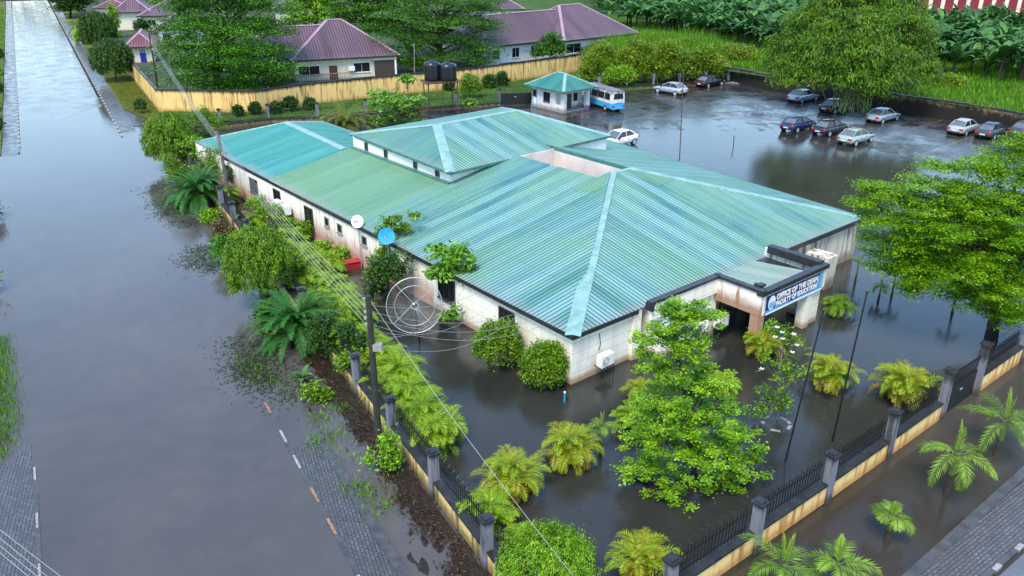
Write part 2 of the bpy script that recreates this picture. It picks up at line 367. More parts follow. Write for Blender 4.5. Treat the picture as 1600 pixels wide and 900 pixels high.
M['retain'] = wall_mat('blackened_retaining_wall', (0.50, 0.37, 0.16), (0.018, 0.015, 0.012), 0.0, 1.0, 0.4, 5.0, 0.95, (0.018, 0.015, 0.012), 0.9, 2.6, 0.75, -0.03)
M['coping'] = plain('black_mould_coping', (0.022, 0.024, 0.027), 0.4, var=0.5, scale=1.6)
M['pillar'] = wall_mat('grey_rendered_pillar', (0.17, 0.18, 0.21), (0.05, 0.04, 0.03), 0.0, 0.9, 0.0, 0.9, 0.8, (0.03, 0.03, 0.034), 0.8, 2.5)
M['iron'] = plain('black_iron', (0.010, 0.010, 0.012), 0.4)
M['rust_iron'] = plain('rusty_iron', (0.07, 0.045, 0.03), 0.6, var=0.4)
M['glass'] = plain('dark_window_glass', (0.012, 0.014, 0.017), 0.08, var=0.2, spec=0.5)
M['glass_blue'] = plain('bluish_louvre_glass', (0.22, 0.30, 0.36), 0.15, var=0.2)
M['frame_white'] = plain('white_frame', (0.70, 0.70, 0.68), 0.5)
M['frame_dark'] = plain('dark_brown_frame', (0.05, 0.04, 0.035), 0.5)
M['door'] = plain('brown_timber_door', (0.10, 0.035, 0.015), 0.45, var=0.3)
M['door_blue'] = plain('blue_painted_door', (0.012, 0.02, 0.28), 0.4)
M['concrete'] = plain('grey_concrete', (0.22, 0.22, 0.21), 0.8, var=0.25)
M['pole_wood'] = plain('dark_weathered_pole', (0.022, 0.024, 0.022), 0.6, var=0.4)
M['pole_grey'] = plain('grey_weathered_pole', (0.10, 0.10, 0.085), 0.6, var=0.4)
M['wire'] = plain('grey_wire', (0.26, 0.27, 0.28), 0.5)
M['wire_dark'] = plain('dark_wire', (0.05, 0.05, 0.055), 0.5)
M['ac'] = plain('white_ac_casing', (0.72, 0.73, 0.72), 0.4, var=0.1)
M['ac_dark'] = plain('dark_fan_grille', (0.10, 0.11, 0.115), 0.5)
M['plastic_black'] = plain('black_plastic', (0.010, 0.012, 0.018), 0.25)
M['plastic_blue'] = plain('blue_paint', (0.02, 0.30, 0.62), 0.4)
M['red'] = plain('red_paint', (0.36, 0.02, 0.025), 0.4)
M['orange'] = plain('orange_plastic', (0.75, 0.16, 0.01), 0.4)
M['steel'] = plain('pale_steel', (0.38, 0.40, 0.42), 0.35, 0.3)
M['meshwire'] = plain('silver_mesh_wire', (0.26, 0.28, 0.27), 0.4, 0.2)
M['white'] = plain('white_paint', (0.78, 0.78, 0.78), 0.4, var=0.05)
M['tyre'] = plain('tyre_rubber', (0.012, 0.012, 0.012), 0.6)
M['rim'] = plain('silver_wheel_rim', (0.55, 0.56, 0.58), 0.3, 0.3)
M['lamp_red'] = plain('red_lamp_lens', (0.40, 0.015, 0.02), 0.15)
M['lamp_clear'] = plain('clear_lamp_lens', (0.6, 0.62, 0.64), 0.12)
M['plate'] = plain('number_plate', (0.65, 0.66, 0.62), 0.4)
M['bark'] = plain('brown_bark', (0.045, 0.033, 0.024), 0.8, var=0.4)
M['bark_pale'] = plain('pale_grey_bark', (0.17, 0.14, 0.10), 0.8, var=0.3)
M['red_brick'] = plain('deep_red_paint', (0.20, 0.010, 0.028), 0.5, var=0.2)
M['bark_dark'] = plain('dark_bark', (0.020, 0.016, 0.013), 0.8, var=0.4)
M['stem_green'] = plain('green_stem', (0.10, 0.16, 0.03), 0.5, var=0.3)
M['banner_blue'] = plain('navy_banner', (0.010, 0.028, 0.16), 0.4, var=0.2)
M['banner_light'] = plain('light_blue_banner', (0.12, 0.42, 0.72), 0.4, var=0.2)
M['timber'] = plain('grey_timber', (0.19, 0.21, 0.23), 0.6, var=0.3)
M['purple'] = plain('violet_plastic', (0.16, 0.10, 0.42), 0.4)
# foliage
M['lf_front'] = leafmat('fresh_green_leaves', (0.045, 0.15, 0.005), (0.25, 0.46, 0.014))
M['lf_bright'] = leafmat('bright_lime_leaves', (0.050, 0.15, 0.003), (0.22, 0.43, 0.005), trans=0.32)
M['lf_big'] = leafmat('deep_green_leaves', (0.008, 0.055, 0.004), (0.10, 0.30, 0.012))
M['lf_big2'] = leafmat('dark_layered_leaves', (0.010, 0.055, 0.007), (0.085, 0.235, 0.016))
M['lf_dome'] = leafmat('cypress_green_scales', (0.03, 0.085, 0.003), (0.16, 0.31, 0.008))
M['lf_dome_dark'] = leafmat('dark_dome_leaves', (0.012, 0.045, 0.006), (0.05, 0.13, 0.012))
M['lf_areca'] = leafmat('yellow_green_palm', (0.045, 0.13, 0.004), (0.26, 0.42, 0.008))
M['lf_areca_y'] = leafmat('golden_green_palm', (0.24, 0.13, 0.008), (0.18, 0.35, 0.008), mid=(0.28, 0.26, 0.008))
M['lf_palm'] = leafmat('green_palm_fronds', (0.04, 0.12, 0.008), (0.22, 0.36, 0.03))
M['lf_cycad'] = leafmat('dark_cycad_fronds', (0.006, 0.05, 0.008), (0.035, 0.22, 0.022))
M['lf_bamboo'] = leafmat('bamboo_leaves', (0.016, 0.060, 0.003), (0.13, 0.26, 0.010))
M['lf_banana'] = leafmat('banana_leaves', (0.012, 0.060, 0.016), (0.085, 0.22, 0.040))
M['lf_bush'] = leafmat('glossy_bush_leaves', (0.035, 0.10, 0.004), (0.18, 0.33, 0.010))
M['lf_thicket'] = leafmat('wild_thicket_leaves', (0.03, 0.09, 0.004), (0.24, 0.35, 0.018))
M['lf_dry'] = leafmat('brownish_leaves', (0.05, 0.035, 0.010), (0.16, 0.13, 0.03))
M['lf_grass'] = leafmat('grass_blades', (0.045, 0.13, 0.005), (0.14, 0.32, 0.010))
M['lf_grass_y'] = leafmat('yellowish_grass_blades', (0.06, 0.09, 0.010), (0.20, 0.22, 0.02))
M['lf_papaya'] = leafmat('papaya_leaves', (0.05, 0.16, 0.010), (0.18, 0.38, 0.03))
M['lf_weed'] = leafmat('dark_water_weed', (0.010, 0.022, 0.008), (0.04, 0.07, 0.018))
M['lf_litter'] = leafmat('dead_leaf_litter', (0.012, 0.008, 0.005), (0.075, 0.046, 0.024))
# ---------------------------------------------------------------- ground, water, roads
def sheet(name, pts, z, mat, kind='structure'):
    mb = MB(); mb.poly([(p[0], p[1], z) for p in pts]); return tag(mb.build(name, mat), kind=kind)
def vnoise(x, y, seed=0.0):
    return (math.sin(x * 1.3 + seed) * math.cos(y * 1.7 - seed * 2) + 0.6 * math.sin(x * 3.1 - y * 2.3 + seed * 5)
            + 0.4 * math.sin(x * 6.7 + y * 5.9 + seed) + 0.25 * math.sin(11.3 * x - 9.1 * y)) / 2.25
def gridsheet(name, f, us, vs_, mat, kind='structure'):
    mb = MB(); nu, nv = len(us), len(vs_)
    mb.v = [tuple(f(u, v)) for v in vs_ for u in us]
    for j in range(nv - 1):
        for i in range(nu - 1):
            a = j * nu + i; mb.f.append([a, a + 1, a + nu + 1, a + nu]); mb.m.append(0); mb.uv.append([(0, 0)] * 4)
    o = mb.build(name, mat, smooth=True); return tag(o, kind=kind)
def lin(a, b, st): return list(np.arange(a, b + 1e-6, st))

sheet('ground', [(-900, -100), (900, -100), (900, 1200), (-900, 1200)], -0.30, M['soil'])
# corner where the two street fences meet
def solve_corner(b, n):
    lo, hi = -60.0, 40.0
    for _ in range(60):
        m = (lo + hi) / 2
        if RD_N.dot(BL(m, b)) < n: lo = m
        else: hi = m
    return BL(lo, b)
FN, FB = 11.3, -14.45
FC = solve_corner(FB, FN)
sheet('road_water', [RD(-60, -20), RD(FN, -20), FC, RD(FN, 135), RD(-60, 135)], 0.0, M['road_water'])
sheet('yard_water', [FC, BL(60, FB), BL(95, FB), BL(95, 75), RD(FN, 135)], 0.0, M['yard_water'])
sheet('street_water', [FC, RD(FN, -20), (80, -10, 0), BL(95, FB), BL(60, FB)], 0.0, M['brown_water'])

def road_z(n, s): return max(-0.25, min(0.06, (s - 122) * 0.0022)) + 0.016 * vnoise(n * 0.5, s * 0.25, 1) + 0.010 * vnoise(n * 1.9, s * 0.9, 3) - 0.012 * abs(n - 1.5) / 5
gridsheet('road', lambda n, s: RD(n, s, road_z(n, s)), lin(-3.8, 6.75, 0.33), lin(96, 330, 0.8), M['road'])
# right walkway: block paving just breaking the water near the camera, slabs beyond
def wz(n, s):
    e = 0.035 if s < 33.5 else max(-0.16, 0.035 - (s - 33.5) * 0.045)
    return e + 0.028 * vnoise(n * 1.1, s * 0.7, 2) + 0.01 * vnoise(n * 4, s * 3, 5)
gridsheet('pavement', lambda n, s: RD(n, s, wz(n, s)), lin(6.95, 8.15, 0.12), lin(8, 44, 0.3), M['pavers'])
gridsheet('pavement_edge', lambda n, s: RD(n, s, wz(n, s) + 0.03), [8.15, 8.35, 8.6], lin(8, 37, 0.5), M['kerb'])
gridsheet('pavement', lambda n, s: RD(n, s, (0.02 if s < 37 else max(-0.16, 0.02 - (s - 37) * 0.006)) + 0.02 * vnoise(n, s * 0.5, 3)), lin(-5.4, -4.0, 0.2), lin(8, 60, 0.4), M['pavers'])
gridsheet('pavement', lambda n, s: RD(n, s, min(0.13, (s - 103) * 0.012) + 0.012 * vnoise(n, s * 0.4, 3)), lin(-5.5, -4.0, 0.25), lin(98, 330, 1.0), M['slabs'])
gridsheet('pavement', lambda n, s: RD(n, s, min(0.14, (s - 109) * 0.02) + 0.012 * vnoise(n, s * 0.4, 8)), lin(6.95, 8.7, 0.25), lin(106, 330, 1.0), M['slabs'])
# kerbs with painted blocks
mb = MB(); 
for n0, n1, s0, s1, z in ((6.73, 6.95, 8, 40, 0.03), (-4.0, -3.8, 8, 42, 0.02), (6.83, 6.95, 112, 300, 0.08), (-4.0, -3.8, 104, 300, 0.10)):
    for s in np.arange(s0, s1, 2.0):
        zz = z if s > 100 else z - max(0, s - 34) * 0.02
        if s < 45 and zz < -0.01: zz = -0.02
        mb.poly([RD(n0, s, zz), RD(n1, s, zz), RD(n1, s + 2, zz), RD(n0, s + 2, zz)]); mb.poly([RD(n0, s, -0.2), RD(n0, s, zz), RD(n0, s + 2, zz), RD(n0, s + 2, -0.2)]); mb.poly([RD(n1, s, -0.2), RD(n1, s, zz), RD(n1, s + 2, zz), RD(n1, s + 2, -0.2)])
tag(mb.build('kerb', M['kerb']), kind='structure')
mb = MB(); k = 0
for s in (37.6, 34.6, 32.2, 29.4, 27.0, 23.2): 
    zz = 0.045; mb.box(0.02, 0, -0.05, 0.14, 1.15, zz, 1 if k in (0, 3, 4) else 0, Matrix.Translation(RD(6.75, s)) @ Matrix.Rotation(math.atan2(RD_D.y, RD_D.x) - math.pi / 2, 4, 'Z')); k += 1
for s in (30.0, 33.5, 37.2): mb.box(0.04, 0, -0.05, 0.13, 1.1, 0.035, 0, Matrix.Translation(RD(-3.98, s)) @ Matrix.Rotation(math.atan2(RD_D.y, RD_D.x) - math.pi / 2, 4, 'Z'))
for s in np.arange(107, 300, 2.4):
    for n in (6.75, -3.98): mb.box(-.02, 0, 0.0, 0.24, 1.1, 0.12, 0, Matrix.Translation(RD(n, s)) @ Matrix.Rotation(math.atan2(RD_D.y, RD_D.x) - math.pi / 2, 4, 'Z'))
tag(mb.build('kerb_markings', [M['white_paint'], M['orange_paint']]), kind='structure')
# muddy verge between the walkway and the fence
def vz(n, s):
    up = max(0.0, (n - 9.7)) * 0.13
    return -0.045 + up * .8 + 0.07 * vnoise(n * 0.9, s * 0.35, 4) + 0.03 * vnoise(n * 3, s * 2.1, 6) - (0.05 if 45 < s < 50 else 0)
gridsheet('verge', lambda n, s: RD(n, s, vz(n, s)), lin(8.6, FN - 0.02, 0.15), lin(8, 100, 0.4), M['mulch'])
# car park
def cz(a, b):
    e = max((a - 61.5) * 0.009, (b - 43.5) * 0.012, (a - 40) * 0.0035 + (b - 46) * 0.006); e = max(-0.12, min(0.10, e))
    return e * .8 - .006 + 0.040 * vnoise(a * 0.30, b * 0.33, 1) + 0.018 * vnoise(a * 1.1, b * 0.9, 4)
gridsheet('car_park', lambda a, b: BL(a, b, cz(a, b)), lin(30, 83.4, 0.8), lin(-6, 74, 0.8), M['carpark'])
# lawns, yards, field
sheet('lawn', [RD(10.6, 116), RD(12.9, 113), RD(12.9, 330), RD(8.7, 330), RD(8.7, 124)], 0.12, M['lawn'])
sheet('drain', [RD(8.7, 112), RD(10.4, 112), RD(10.4, 330), RD(8.7, 330)], 0.05, M['kerb'])
sheet('lawn', [RD(-60, 104), RD(-5.6, 104), RD(-5.6, 330), RD(-60, 330)], 0.10, M['lawn'])
sheet('verge_lawn', [(-47.2, 111.2), (-43, 103.5), (-31, 105.4), (0, 117.8), (29, 130.4), (36, 137), (12, 146), (-17, 123.0), (-28.5, 115.9), (-34.1, 110.6)], 0.14, M['grass_ground'])
sheet('yard_ground', [(-47.3, 111.2), (-34, 110.2), (-28.4, 115.7), (-17, 122.8), (12, 144.6), (40, 190), (60, 330), (-118, 330), RD(12.9, 330), RD(12.9, 200)], 0.22, M['yard'])
def fz(x, y): return 2.0 + 0.25 * vnoise(x * 0.1, y * 0.08, 2)
gridsheet('field', lambda u, v: BL(83.6 + u, v, fz(u, v)), lin(0, 200, 4), lin(-60, 260, 4), M['grass_ground'])
sheet('field_ground', [(8, 146), (14, 142.5), (34, 136.5), (60, 170), (90, 400), (0, 400)], 0.6, M['grass_ground'])
# street-side walkway at the near right corner
def sidez(x): return 0.10
wk = [at(1395, 925), at(1640, 700), at(1700, 760), at(1560, 925)]
sheet('pavement', [at(1437, 900), at(1760, 606), at(1830, 640), at(1548, 898), at(1500, 940), at(1395, 940)], 0.10, M['pavers_red'])
mb = MB()
for p, q, w in ((at(1425, 900), at(1745, 607), 0.42), (at(1546, 899), at(1830, 640), 0.18)):
    p = Vector((p.x, p.y, 0.02)); q = Vector((q.x, q.y, 0.02)); d = (q - p).normalized()
    mb.bar(p - d * 4, q, w, 0.20)
tag(mb.build('kerb', M['kerb']), kind='structure')
mb = MB(); p = at(1546, 899); q = at(1830, 640); d = (q - p).normalized(); nn = Vector((d.y, -d.x, 0))
for k in range(3):
    c = p + d * (0.3 + k * 1.9) + nn * 0.005; mb.bar(Vector((c.x, c.y, 0.05)), Vector((c.x, c.y, 0.05)) + d * 0.5, 0.186, 0.155)
tag(mb.build('kerb_markings', M['white_paint']), kind='structure')
sheet('road', [at(1556, 905), at(1840, 645), at(2000, 700), at(1700, 960)], 0.015, M['road'])
# ---------------------------------------------------------------- roofs
def clip(poly, ax, lim, keep_less):
    out = []
    for i in range(len(poly)):
        p, q = poly[i], poly[(i + 1) % len(poly)]
        ip = (p[ax] <= lim) if keep_less else (p[ax] >= lim); iq = (q[ax] <= lim) if keep_less else (q[ax] >= lim)
        if ip: out.append(p)
        if ip != iq:
            t = (lim - p[ax]) / (q[ax] - p[ax]); out.append(tuple(p[k] + (q[k] - p[k]) * t for k in range(len(p))))
    return out
def corrugate(mb, pts, ax, eave, period=0.30, h=0.028, m=0, flip=False):
    """pts: (a,b,z) convex polygon; ribs run along the other axis, repeat along ax; eave = value of the rib axis at the eave (for UV)"""
    oth = 1 - ax; lo = min(p[ax] for p in pts); hi = max(p[ax] for p in pts)
    k0 = math.floor(lo / period); prof = [(0.0, 0.0), (0.30, 0.0), (0.42, h), (0.82, h), (0.94, 0.0), (1.0, 0.0)]
    k = k0
    while k * period < hi:
        for (f0, h0), (f1, h1) in zip(prof[:-1], prof[1:]):
            s0, s1 = (k + f0) * period, (k + f1) * period
            if s1 <= lo or s0 >= hi: continue
            c = clip(clip(pts, ax, s0, False), ax, s1, True)
            if len(c) < 3: continue
            P = []; U = []
            for p in c:
                t = (p[ax] - s0) / (s1 - s0); P.append((p[0], p[1], p[2] + h0 + (h1 - h0) * t)); U.append((p[ax], abs(p[oth] - eave)))
            mb.poly(P, m, U)
        k += 1
def ridge_cap(mb, p0, p1, w=0.34, drop=0.07, lift=0.075, m=0):
    p0 = Vector(p0); p1 = Vector(p1); d = (p1 - p0).normalized(); sx = d.cross(Vector((0, 0, 1))).normalized(); up = Vector((0, 0, lift)); dn = Vector((0, 0, lift - drop))
    n = max(1, int((p1 - p0).length / 2.4))
    for k in range(n):
        a = p0.lerp(p1, k / n); b = p0.lerp(p1, (k + 1) / n); e = Vector((0, 0, 0.006 * (k % 2)))
        mb.poly([a + up + e, b + up + e, b + sx * w + dn + e, a + sx * w + dn + e], m); mb.poly([a + up + e, a - sx * w + dn + e, b - sx * w + dn + e, b + up + e], m)
        mb.poly([a + sx * w + dn + e, b + sx * w + dn + e, b + sx * w + dn - Vector((0, 0, .06)), a + sx * w + dn - Vector((0, 0, .06))], m)
        mb.poly([a - sx * w + dn + e, b - sx * w + dn + e, b - sx * w + dn - Vector((0, 0, .06)), a - sx * w + dn - Vector((0, 0, .06))], m)
def window(parent, axis, c, pos, w, z0, z1, mats=None, out=-1, name='window', bars=1, sill=True):
    """window in a wall of a building; axis 0: wall plane a=c facing out*a, axis 1: wall plane b=c facing out*b. window > pane, sill"""
    mats = mats or (M['frame_white'], M['glass']); f = 0.07
    def bx(mb, s0, s1, d0, d1, za, zb):
        d0, d1 = sorted((c + out * d0, c + out * d1))
        if axis == 0: mb.box(d0, s0, za, d1, s1, zb)
        else: mb.box(s0, d0, za, s1, d1, zb)
    mb = MB(); a, b = pos - w / 2, pos + w / 2
    bx(mb, a - f, a, -0.02, 0.06, z0 - f, z1 + f); bx(mb, b, b + f, -0.02, 0.06, z0 - f, z1 + f)
    bx(mb, a, b, -0.02, 0.06, z1, z1 + f); bx(mb, a, b, -0.02, 0.06, z0 - f, z0)
    for k in range(bars):
        x = a + (b - a) * (k + 1) / (bars + 1); bx(mb, x - 0.02, x + 0.02, 0.012, 0.05, z0, z1)
    fr = mb.build(name, mats[0], parent)
    g = MB(); bx(g, a, b, 0.004, 0.012, z0, z1); g.build('pane', mats[1], fr)
    if sill:
        g = MB(); bx(g, a - 0.12, b + 0.12, 0.0, 0.14, z0 - f - 0.07, z0 - f - 0.003); g.build('sill', mats[0], fr)
    return fr

# ---------------------------------------------------------------- the flooded office
OF = thing('office_building', 'single storey cream office with a sprawling turquoise corrugated roof standing in flood water', 'building', BO, BA)
LS = 0.183
def zl(a): return 3.2 + LS * (a + 0.3)
def zf(b): return 3.2 + 0.207 * (b + 0.3)
def aright(b): return 29.65 + 0.093 * (b + 0.3)
# walls
w = MB()
w.box(0.0, 0.0, -0.3, 0.2, 22.3, 3.22); w.build('wall', M['wall'], OF)          # replaced below by the pair of left walls
bpy.data.objects.remove(OF.children[0], do_unlink=True)
MB().box(0.0, 0.2, -0.3, 0.2, 13.0, 3.2).build('wall', M['wall'], OF)
MB().box(0.0, 13.0, -0.3, 0.2, 54.2, 3.2).build('wall', M['wall_pink'], OF)
MB().box(0.0, 0.0, -0.3, 5.2, 0.2, 3.2).build('wall', M['wall'], OF)
MB().box(5.2, 0.9, -0.3, 17.5, 1.1, 3.2).build('wall', M['wall_stain'], OF)
mb = MB(); mb.box(5.95, -1.15, -0.3, 6.55, 0.9, 3.0); mb.box(6.55, -1.0, -0.3, 10.7, -0.8, 1.05); mb.box(6.55, -1.0, 2.45, 10.7, -0.8, 3.0); mb.box(10.3, -1.15, -0.3, 10.9, 0.9, 3.0)
mb.build('bay_wall', M['wall'], OF)
MB().box(17.4, 0.0, -0.3, 29.4, 0.2, 3.2).build('wall', M['wall_stain'], OF)
MB().box(29.2, 0.2, -0.3, 29.4, 8, 3.2).build('wall', M['wall_stain'], OF)
mb = MB()
for k in range(8): 
    b0 = 8 + k * 2.6; mb.box(aright(b0) - 0.5, b0, -0.3, aright(b0) - 0.3, b0 + 2.6, 3.2)
mb.box(14, 54.0, -0.3, 14.2, 38, 3.1); mb.box(0.2, 54.0, -0.3, 14.2, 54.2, 3.1); mb.box(14.2, 37.4, -0.3, 31, 37.6, 3.2)
mb.build('wall', M['wall_white'], OF)
MB().box(22.2, -1.9, -0.3, 23.4, 0.0, 2.3).build('buttress', M['wall_stain'], OF)
# rusty plinth line at the corner is in the wall material; pilaster at the recess
MB().box(4.55, -0.25, -0.3, 5.2, 0.0, 3.12).build('pilaster', M['wall'], OF)
# roof slopes
ro = MB()
corrugate(ro, [(-.3, -.3, zl(-.3)), (16.4, 13.2, zl(16.4)), (-.25, 13.2, zl(-.25))], 1, -0.3)
corrugate(ro, [(-.25, 13.2, zl(-.25)), (15.0, 13.2, zl(15)), (14.65, 22.6, zl(14.65)), (-.1, 22.6, zl(-.1))], 1, -0.3)
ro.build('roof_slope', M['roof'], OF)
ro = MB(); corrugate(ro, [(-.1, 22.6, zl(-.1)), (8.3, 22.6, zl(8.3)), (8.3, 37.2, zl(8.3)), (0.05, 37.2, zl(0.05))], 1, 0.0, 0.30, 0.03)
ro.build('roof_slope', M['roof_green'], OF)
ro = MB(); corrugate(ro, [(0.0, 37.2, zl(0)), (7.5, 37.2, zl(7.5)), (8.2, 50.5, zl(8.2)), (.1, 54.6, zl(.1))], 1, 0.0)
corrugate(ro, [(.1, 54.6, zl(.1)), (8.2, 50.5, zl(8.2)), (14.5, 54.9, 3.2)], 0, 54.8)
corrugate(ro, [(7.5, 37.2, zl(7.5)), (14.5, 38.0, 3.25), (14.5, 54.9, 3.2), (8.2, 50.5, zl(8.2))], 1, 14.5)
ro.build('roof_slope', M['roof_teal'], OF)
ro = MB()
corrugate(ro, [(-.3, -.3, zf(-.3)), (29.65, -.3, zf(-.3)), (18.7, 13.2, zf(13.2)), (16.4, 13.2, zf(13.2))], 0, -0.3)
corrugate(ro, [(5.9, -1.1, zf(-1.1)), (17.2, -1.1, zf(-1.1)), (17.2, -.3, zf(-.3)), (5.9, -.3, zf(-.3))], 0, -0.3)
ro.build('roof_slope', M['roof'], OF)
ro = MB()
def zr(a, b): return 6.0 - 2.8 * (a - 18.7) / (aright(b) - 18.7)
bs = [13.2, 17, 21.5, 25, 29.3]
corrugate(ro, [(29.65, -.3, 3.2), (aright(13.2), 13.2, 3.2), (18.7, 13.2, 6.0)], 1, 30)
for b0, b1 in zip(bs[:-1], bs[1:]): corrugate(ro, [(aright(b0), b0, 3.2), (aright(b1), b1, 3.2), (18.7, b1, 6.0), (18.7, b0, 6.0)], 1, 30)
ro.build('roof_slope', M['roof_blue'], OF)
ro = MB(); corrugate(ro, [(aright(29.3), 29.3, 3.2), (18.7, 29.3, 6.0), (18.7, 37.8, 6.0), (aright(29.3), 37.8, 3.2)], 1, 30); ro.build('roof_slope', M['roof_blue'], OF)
# raised roof
RE = 5.8; E0 = (12.4, 29.9, 7.42); E1 = (21.5, 30.1, 7.42)
ro = MB()
corrugate(ro, [(7.8, 21.7, RE), (26.0, 22.3, RE), E1, E0], 0, 21.7)
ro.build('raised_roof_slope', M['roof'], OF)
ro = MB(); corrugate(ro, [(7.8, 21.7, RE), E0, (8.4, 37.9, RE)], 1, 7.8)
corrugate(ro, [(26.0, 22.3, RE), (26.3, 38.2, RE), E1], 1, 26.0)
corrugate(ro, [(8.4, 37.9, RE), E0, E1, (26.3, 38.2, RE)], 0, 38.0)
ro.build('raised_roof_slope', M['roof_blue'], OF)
# ridge and hip caps
for p, q, wd in (((-.28, -.28, 3.2), (16.5, 13.25, 6.05), .42), ((29.6, -.28, 3.2), (18.7, 13.2, 6.0), .34), ((7.85, 21.75, RE), E0, .40), (E0, E1, .32),
              ((8.45, 37.8, RE), E0, .3), ((25.95, 22.35, RE), E1, .34), ((26.2, 38.1, RE), E1, .3), ((7.5, 37.4, 4.63), (8.2, 50.5, 4.74), .36), ((.15, 54.5, 3.25), (8.2, 50.5, 4.74), .3), ((14.4, 54.8, 3.2), (8.2, 50.5, 4.74), .3), ((16.4, 13.25, 6.02), (18.75, 13.25, 6.02), .2)):
    c = MB(); ridge_cap(c, p, q, wd); c.build('ridge_cap', M['cap'], OF)
# green streaked patches either side of the hip head
g = MB(); corrugate(g, [(13.2, 11.2, zl(13.2) + .02), (15.9, 12.95, zl(15.9) + .02), (15.4, 13.1, zl(15.4) + .02), (12.4, 13.0, zl(12.4) + .02)], 1, 0)
g.build('replaced_sheet', M['roof_green'], OF)
g = MB(); corrugate(g, [(18.6, 13.0, zf(13.0) + .02), (17.6, 13.0, zf(13.0) + .02), (18.4, 10.2, zf(10.2) + .02), (20.8, 10.4, zf(10.4) + .02)], 0, 0)
g.build('replaced_sheet', M['roof_green'], OF)
# fascias
for p, q, w_, h_, mt in (((-.32, -.34, 3.10), (0.08, 54.6, 3.10), .06, .26, 'fascia'), ((-.34, -.33, 3.10), (4.8, -.33, 3.10), .06, .26, 'fascia'), ((17.45, -.33, 3.10), (29.7, -.33, 3.10), .06, .34, 'fascia'),
                     ((29.7, -.3, 3.12), (32.45, 29.3, 3.12), .06, .22, 'fascia_green'), ((.1, 54.65, 3.1), (14.5, 54.95, 3.1), .06, .2, 'fascia_green'), ((14.55, 38, 3.1), (14.55, 54.9, 3.1), .06, .2, 'fascia_green'), ((18.62, 13.25, 5.86), (18.62, 21.9, 5.86), .06, .3, 'fascia_green'),
                     ((7.76, 21.66, 5.72), (8.36, 37.9, 5.72), .06, .20, 'fascia_green'), ((7.80, 21.64, 5.72), (26.04, 22.26, 5.72), .06, .20, 'fascia_green'), ((26.06, 22.3, 5.72), (26.36, 38.2, 5.72), .06, .20, 'fascia_green')):
    f = MB(); f.bar(p, q, w_, h_); f.build('fascia', M[mt], OF)
# clerestory under the raised roof
cl = MB(); cl.box(8.3, 22.4, 3.8, 8.45, 37.2, 5.75); cl.box(8.45, 22.4, 3.8, 25.5, 22.55, 5.75); cl.box(25.35, 22.55, 3.0, 25.5, 37.2, 5.75); cl.box(8.45, 37.05, 3.0, 25.35, 37.2, 5.75)
cl.build('clerestory_wall', M['wall_white'], OF)
for b in (34.9, 31.7, 27.2, 24.1): window(OF, 0, 8.3, b, .42, 4.95, 5.5, (M['frame_dark'], M['glass']), -1, 'clerestory_window', 0, False)
# apron flashing
MB().bar((8.1, 22.2, zl(8.1) + .06), (8.1, 37.3, zl(8.1) + .06), .38, .05).build('flashing', M['fascia_green'], OF)
# light well
lw = MB(); lw.box(18.55, 13.3, 2.0, 18.7, 21.8, 5.75); lw.box(14.8, 13.2, 2.0, 18.55, 13.3, 5.85); lw.box(14.7, 13.3, 2.0, 14.8, 21.8, 5.8); lw.box(14.8, 21.7, 2.0, 18.55, 21.8, 5.9); lw.box(14.8, 13.3, 1.9, 18.55, 21.7, 2.0)
lw.build('light_well_wall', M['wall_inner'], OF)
# bay parapet and porch
BP = MB(); BP.box(4.75, -1.35, 2.95, 10.7, -1.15, 3.90); BP.build('bay_parapet', M['wall'], OF)
k = MB(); k.box(4.6, -1.42, 3.90, 10.62, -1.02, 4.08); k.box(4.55, -1.5, 3.55, 4.75, -1.0, 3.98); k.build('parapet_coping', M['fascia'], OF)
MB().box(10.62, -4.35, 2.45, 10.82, -1.15, 3.90).build('porch_side_beam', M['wall_rust'], OF)
MB().box(10.82, -4.35, 2.42, 17.45, -4.12, 3.72).build('porch_front_beam', M['wall'], OF)
MB().box(17.25, -4.12, 2.42, 17.45, 0.0, 3.8).build('porch_side_beam', M['wall_stain'], OF)
k = MB(); k.box(10.52, -4.45, 3.90, 10.90, -1.02, 4.08); k.build('parapet_coping', M['fascia'], OF)
k = MB(); k.box(10.55, -4.48, 3.72, 17.5, -4.05, 3.98); k.build('parapet_coping', M['fascia'], OF)
k = MB(); k.box(17.0, -4.05, 3.60, 17.5, -.35, 4.08); k.build('parapet_coping', M['fascia'], OF)
k = MB(); k.box(11.0, -4.0, 3.98, 11.25, -3.5, 4.16, 0, Matrix.Translation((0, 0, 0))); k.box(11.35, -3.95, 3.98, 11.55, -3.6, 4.12); k.build('loose_cap', M['fascia'], OF)
ro = MB(); corrugate(ro, [(10.85, -4.1, 3.76), (15.9, -4.1, 3.76), (15.9, -.25, 3.26), (10.85, -.25, 3.26)], 0, -4.1, .30, .04); ro.build('porch_roof', M['roof_grey'], OF)
MB().box(15.93, -4.05, 3.10, 17.0, -.3, 3.30).build('gutter', M['fascia'], OF)
mb = MB(); mb.box(10.62, -4.35, -.3, 11.15, -3.75, 2.42); mb.build('porch_pillar', M['wall_rust'], OF)
mb = MB(); mb.box(15.75, -4.3, -.3, 16.3, -3.7, 2.42); mb.box(16.3, -4.15, -.3, 17.45, -3.8, 2.42); mb.build('porch_pillar', M['wall'], OF)
MB().box(17.25, -3.8, -.3, 17.45, -2.2, 2.42).build('porch_pillar', M['wall'], OF)
d = MB().box(11.6, 0.80, -.2, 13.6, 0.895, 2.3).build('door', M['door'], OF); MB().box(13.3, .74, .95, 13.4, .80, 1.15).build('handle', M['steel'], d)
d = MB().box(14.2, 0.80, -.2, 16.2, 0.895, 2.3).build('door', M['door'], OF); MB().box(14.4, .74, .95, 14.5, .80, 1.15).build('handle', M['steel'], d)
MB().box(5.25, 0.72, -.2, 5.9, 0.895, 2.9).build('door', M['frame_dark'], OF)
